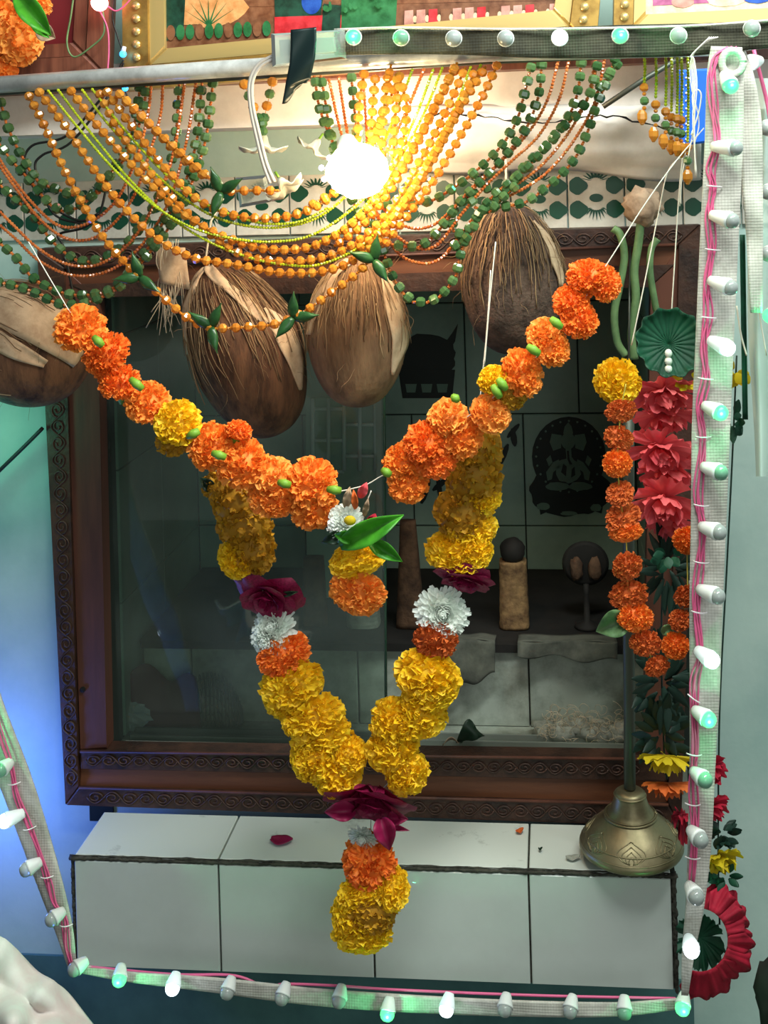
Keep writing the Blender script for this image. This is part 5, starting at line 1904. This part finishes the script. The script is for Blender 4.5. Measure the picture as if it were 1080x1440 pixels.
# litter on the sill
t = thing('cotton_ash_heap', 'fuzzy heap of grey cotton ash on the niche sill beside the bell rod', 'ash heap', P(835, 1050, .09))
t['kind'] = 'stuff'
mb = MB()
for k in range(30):
    x, y = R(765, 878), R(1022, 1052)
    q = P(x, y, .088 + R(-.01, .015))
    q.z = max(q.z, nF + .008)
    blob(mb, q, R(.008, .02), 10, k, .5, (1.3, .8, .8), 2.5)
mb.build('ash_lump', M['ash'], t)
mb = MB()
for k in range(120):
    x, y = R(760, 880), R(1000, 1050)
    q = P(x, y, .075 + R(-.02, .02))
    a = R(0, 6)
    path = [q]
    for j in range(8):
        a += R(.2, 1.0)
        path.append(path[-1] + V((math.cos(a), R(-.4, .4), math.sin(a))) * .0042)
    tube(mb, path, .0004, 3)
mb.build('cotton_fluff', M['fibre_p'], t)
b = P(662, 1052, .04)
mb = MB()
leafc = lambda p, q: b + V(((p - .5) * .034 + .004 * math.sin(q * 5), .004 * math.sin(p * 7 + q * 3), .006 + .03 * (math.sin(p * PI) * q) + .01 * p))
grid(mb, leafc, 10, 8)
o = mb.build('curled_dry_leaf', M['leaf_d'])
so = o.modifiers.new('s', 'SOLIDIFY')
so.thickness = .0008
tag(o, 'curled blackish dry leaf on the niche sill next to the V garland', 'leaf')
b = P(634, 1052, .04)
mb = MB()
grid(mb, lambda p, q: b + V(((p - .5) * .024, .006 * (q - .5), .004 + .014 * math.sin(p * PI * .9) * (1 - .5 * q))), 10, 6)
o = mb.build('dry_petal_curl', M['dry'])
so = o.modifiers.new('s', 'SOLIDIFY')
so.thickness = .0008
tag(o, 'pale curled dry petal on the niche sill, just left of the dark leaf', 'petal')

# behind the glass on the sill
b = P(296, 1035, .105)
t = thing('woven_food_cover', 'grey domed woven cover behind the glass near the niche corner', 'cover', V((b.x, .095, nF)))
mb = MB()
for k in range(26):
    a = PI * k / 25
    path = []
    for j in range(15):
        w = -1 + 2 * j / 14
        x = .05 * math.cos(a)
        rr = math.sqrt(max(0, .052 ** 2 - x * x))
        path.append(V((b.x + x, .108 + .34 * rr * math.sin(w * PI / 2) * .5, nF + .002 + rr * 1.5 * math.cos(w * PI / 2))))
    tube(mb, path, .0011, 4)
mb.build('ribs', M['net'], t)
mb = MB()
for k in range(5):
    q = .9 - .18 * k
    tube(mb, [V((b.x + .052 * q * math.cos(a), .108, nF + .002 + .078 * math.sin(a) * q)) for a in [PI * j / 20 for j in range(21)]], .0009, 4)
mb.build('hoop', M['net'], t)
b = P(236, 985, .1)
mb = MB()
grid(mb, lambda p, q: V((b.x - .055 + .11 * p, .085 + .02 * math.sin(p * 5) * q, nF + .003 + (.08 + .012 * math.sin(p * 9)) * q)), 20, 8)
o = mb.build('red_cloth', M['rag_r'])
so = o.modifiers.new('s', 'SOLIDIFY')
so.thickness = .004
tag(o, 'dark red folded cloth behind the glass beside the woven cover', 'cloth')
b = P(178, 1030, .062)
mb = MB()
blob(mb, V((b.x, .082, nF + .021)), .02, 18, 3, .8, (1.3, .35, 1.0), 3.5)
tag(mb.build('crumpled_plastic_bag', M['plastic_bag'], smooth=False), 'crumpled clear plastic bag in the niche corner against the glass', 'bag')
# panel added in place of a window reflection in the glass
t = thing('window_reflection_panel', 'added lattice panel standing for a window reflection, half hidden below the plain brown coconut', 'screen', P(488, 700, .3))
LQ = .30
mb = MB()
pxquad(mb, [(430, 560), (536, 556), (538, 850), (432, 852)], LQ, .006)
mb.build('reflection_back_panel', M['niche_tile'], t, smooth=False)
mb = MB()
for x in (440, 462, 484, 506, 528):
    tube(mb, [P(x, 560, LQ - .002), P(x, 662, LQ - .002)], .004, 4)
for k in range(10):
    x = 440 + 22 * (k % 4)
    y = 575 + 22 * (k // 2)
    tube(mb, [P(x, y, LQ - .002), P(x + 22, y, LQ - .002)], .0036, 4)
mb.build('reflection_bars', M['reflection_lattice'], t)
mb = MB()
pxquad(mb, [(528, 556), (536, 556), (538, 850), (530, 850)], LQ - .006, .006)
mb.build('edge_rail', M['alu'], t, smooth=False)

# ------------------------------------------------------------------ cloth near the viewer, wall edge
mb = MB()
def clothf(p, q):
    x = -60 + 190 * p
    ytop = 1312 + 128 * max(0, (p - .2) / .8) ** 1.25 + 5 * math.sin(p * 14)
    y = ytop + (1500 - ytop) * q
    return P(x, y, -.46 - .07 * math.sin(min(1, q * 1.2) * PI / 2) + .02 * abs(math.sin(p * 9 + q * 4)) + .012 * math.sin(p * 23 + q * 3) * q + .02 * noise.noise(V((p * 4, q * 4, 1))))
grid(mb, clothf, 40, 24)
o = mb.build('cloth_bundle', M['cloth'])
so = o.modifiers.new('s', 'SOLIDIFY')
so.thickness = .003
tag(o, 'pinkish white cloth bundle in the lower corner below the slanting light strip', 'cloth')
mb = MB()
blob(mb, P(1090, 1400, -.2), .03, 14, 2, .3, (.8, .6, 1.6))
tag(mb.build('dark_cloth_bag', M['soot']), 'dark cloth bag cut by the lower corner beside the crimson flower ring', 'bag')

# ------------------------------------------------------------------ lights
area('room_tube_light', (.6, -.85, 2.35), (.1, -.05, .7), 1.2, 38, (.93, 1, .95), .2)
area('room_window', (.9, -2.6, 1.6), (0, 0, .8), 1.0, 11, (.92, .98, .97))
point('blue_fairy_lamp', P(-70, 1150, -.10), 2.4, (.08, .2, 1), .03)
point('warm_plaster_fill', P(530, 215, -.215), 3.0, (1, .76, .5), .02)  # added lamp behind the glowing bulb, brightens the plaster
point('green_fairy_lamp', P(-60, 640, -.12), .4, (.15, 1, .6), .03)
w = bpy.data.worlds.new('world')
w.use_nodes = True
w.node_tree.nodes['Background'].inputs[0].default_value = (.8, .88, .84, 1)
w.node_tree.nodes['Background'].inputs[1].default_value = .2
bpy.context.scene.world = w

sc = bpy.context.scene
sc.view_settings.view_transform = 'Standard'
sc.view_settings.look = 'None'
sc.view_settings.exposure = .1
sc.view_settings.gamma = 1
sc.view_settings.use_curve_mapping = False
sc.cycles.max_bounces = 6
sc.cycles.transparent_max_bounces = 12
sc.cycles.caustics_reflective = False
sc.cycles.caustics_refractive = False
sc.cycles.sample_clamp_indirect = 4
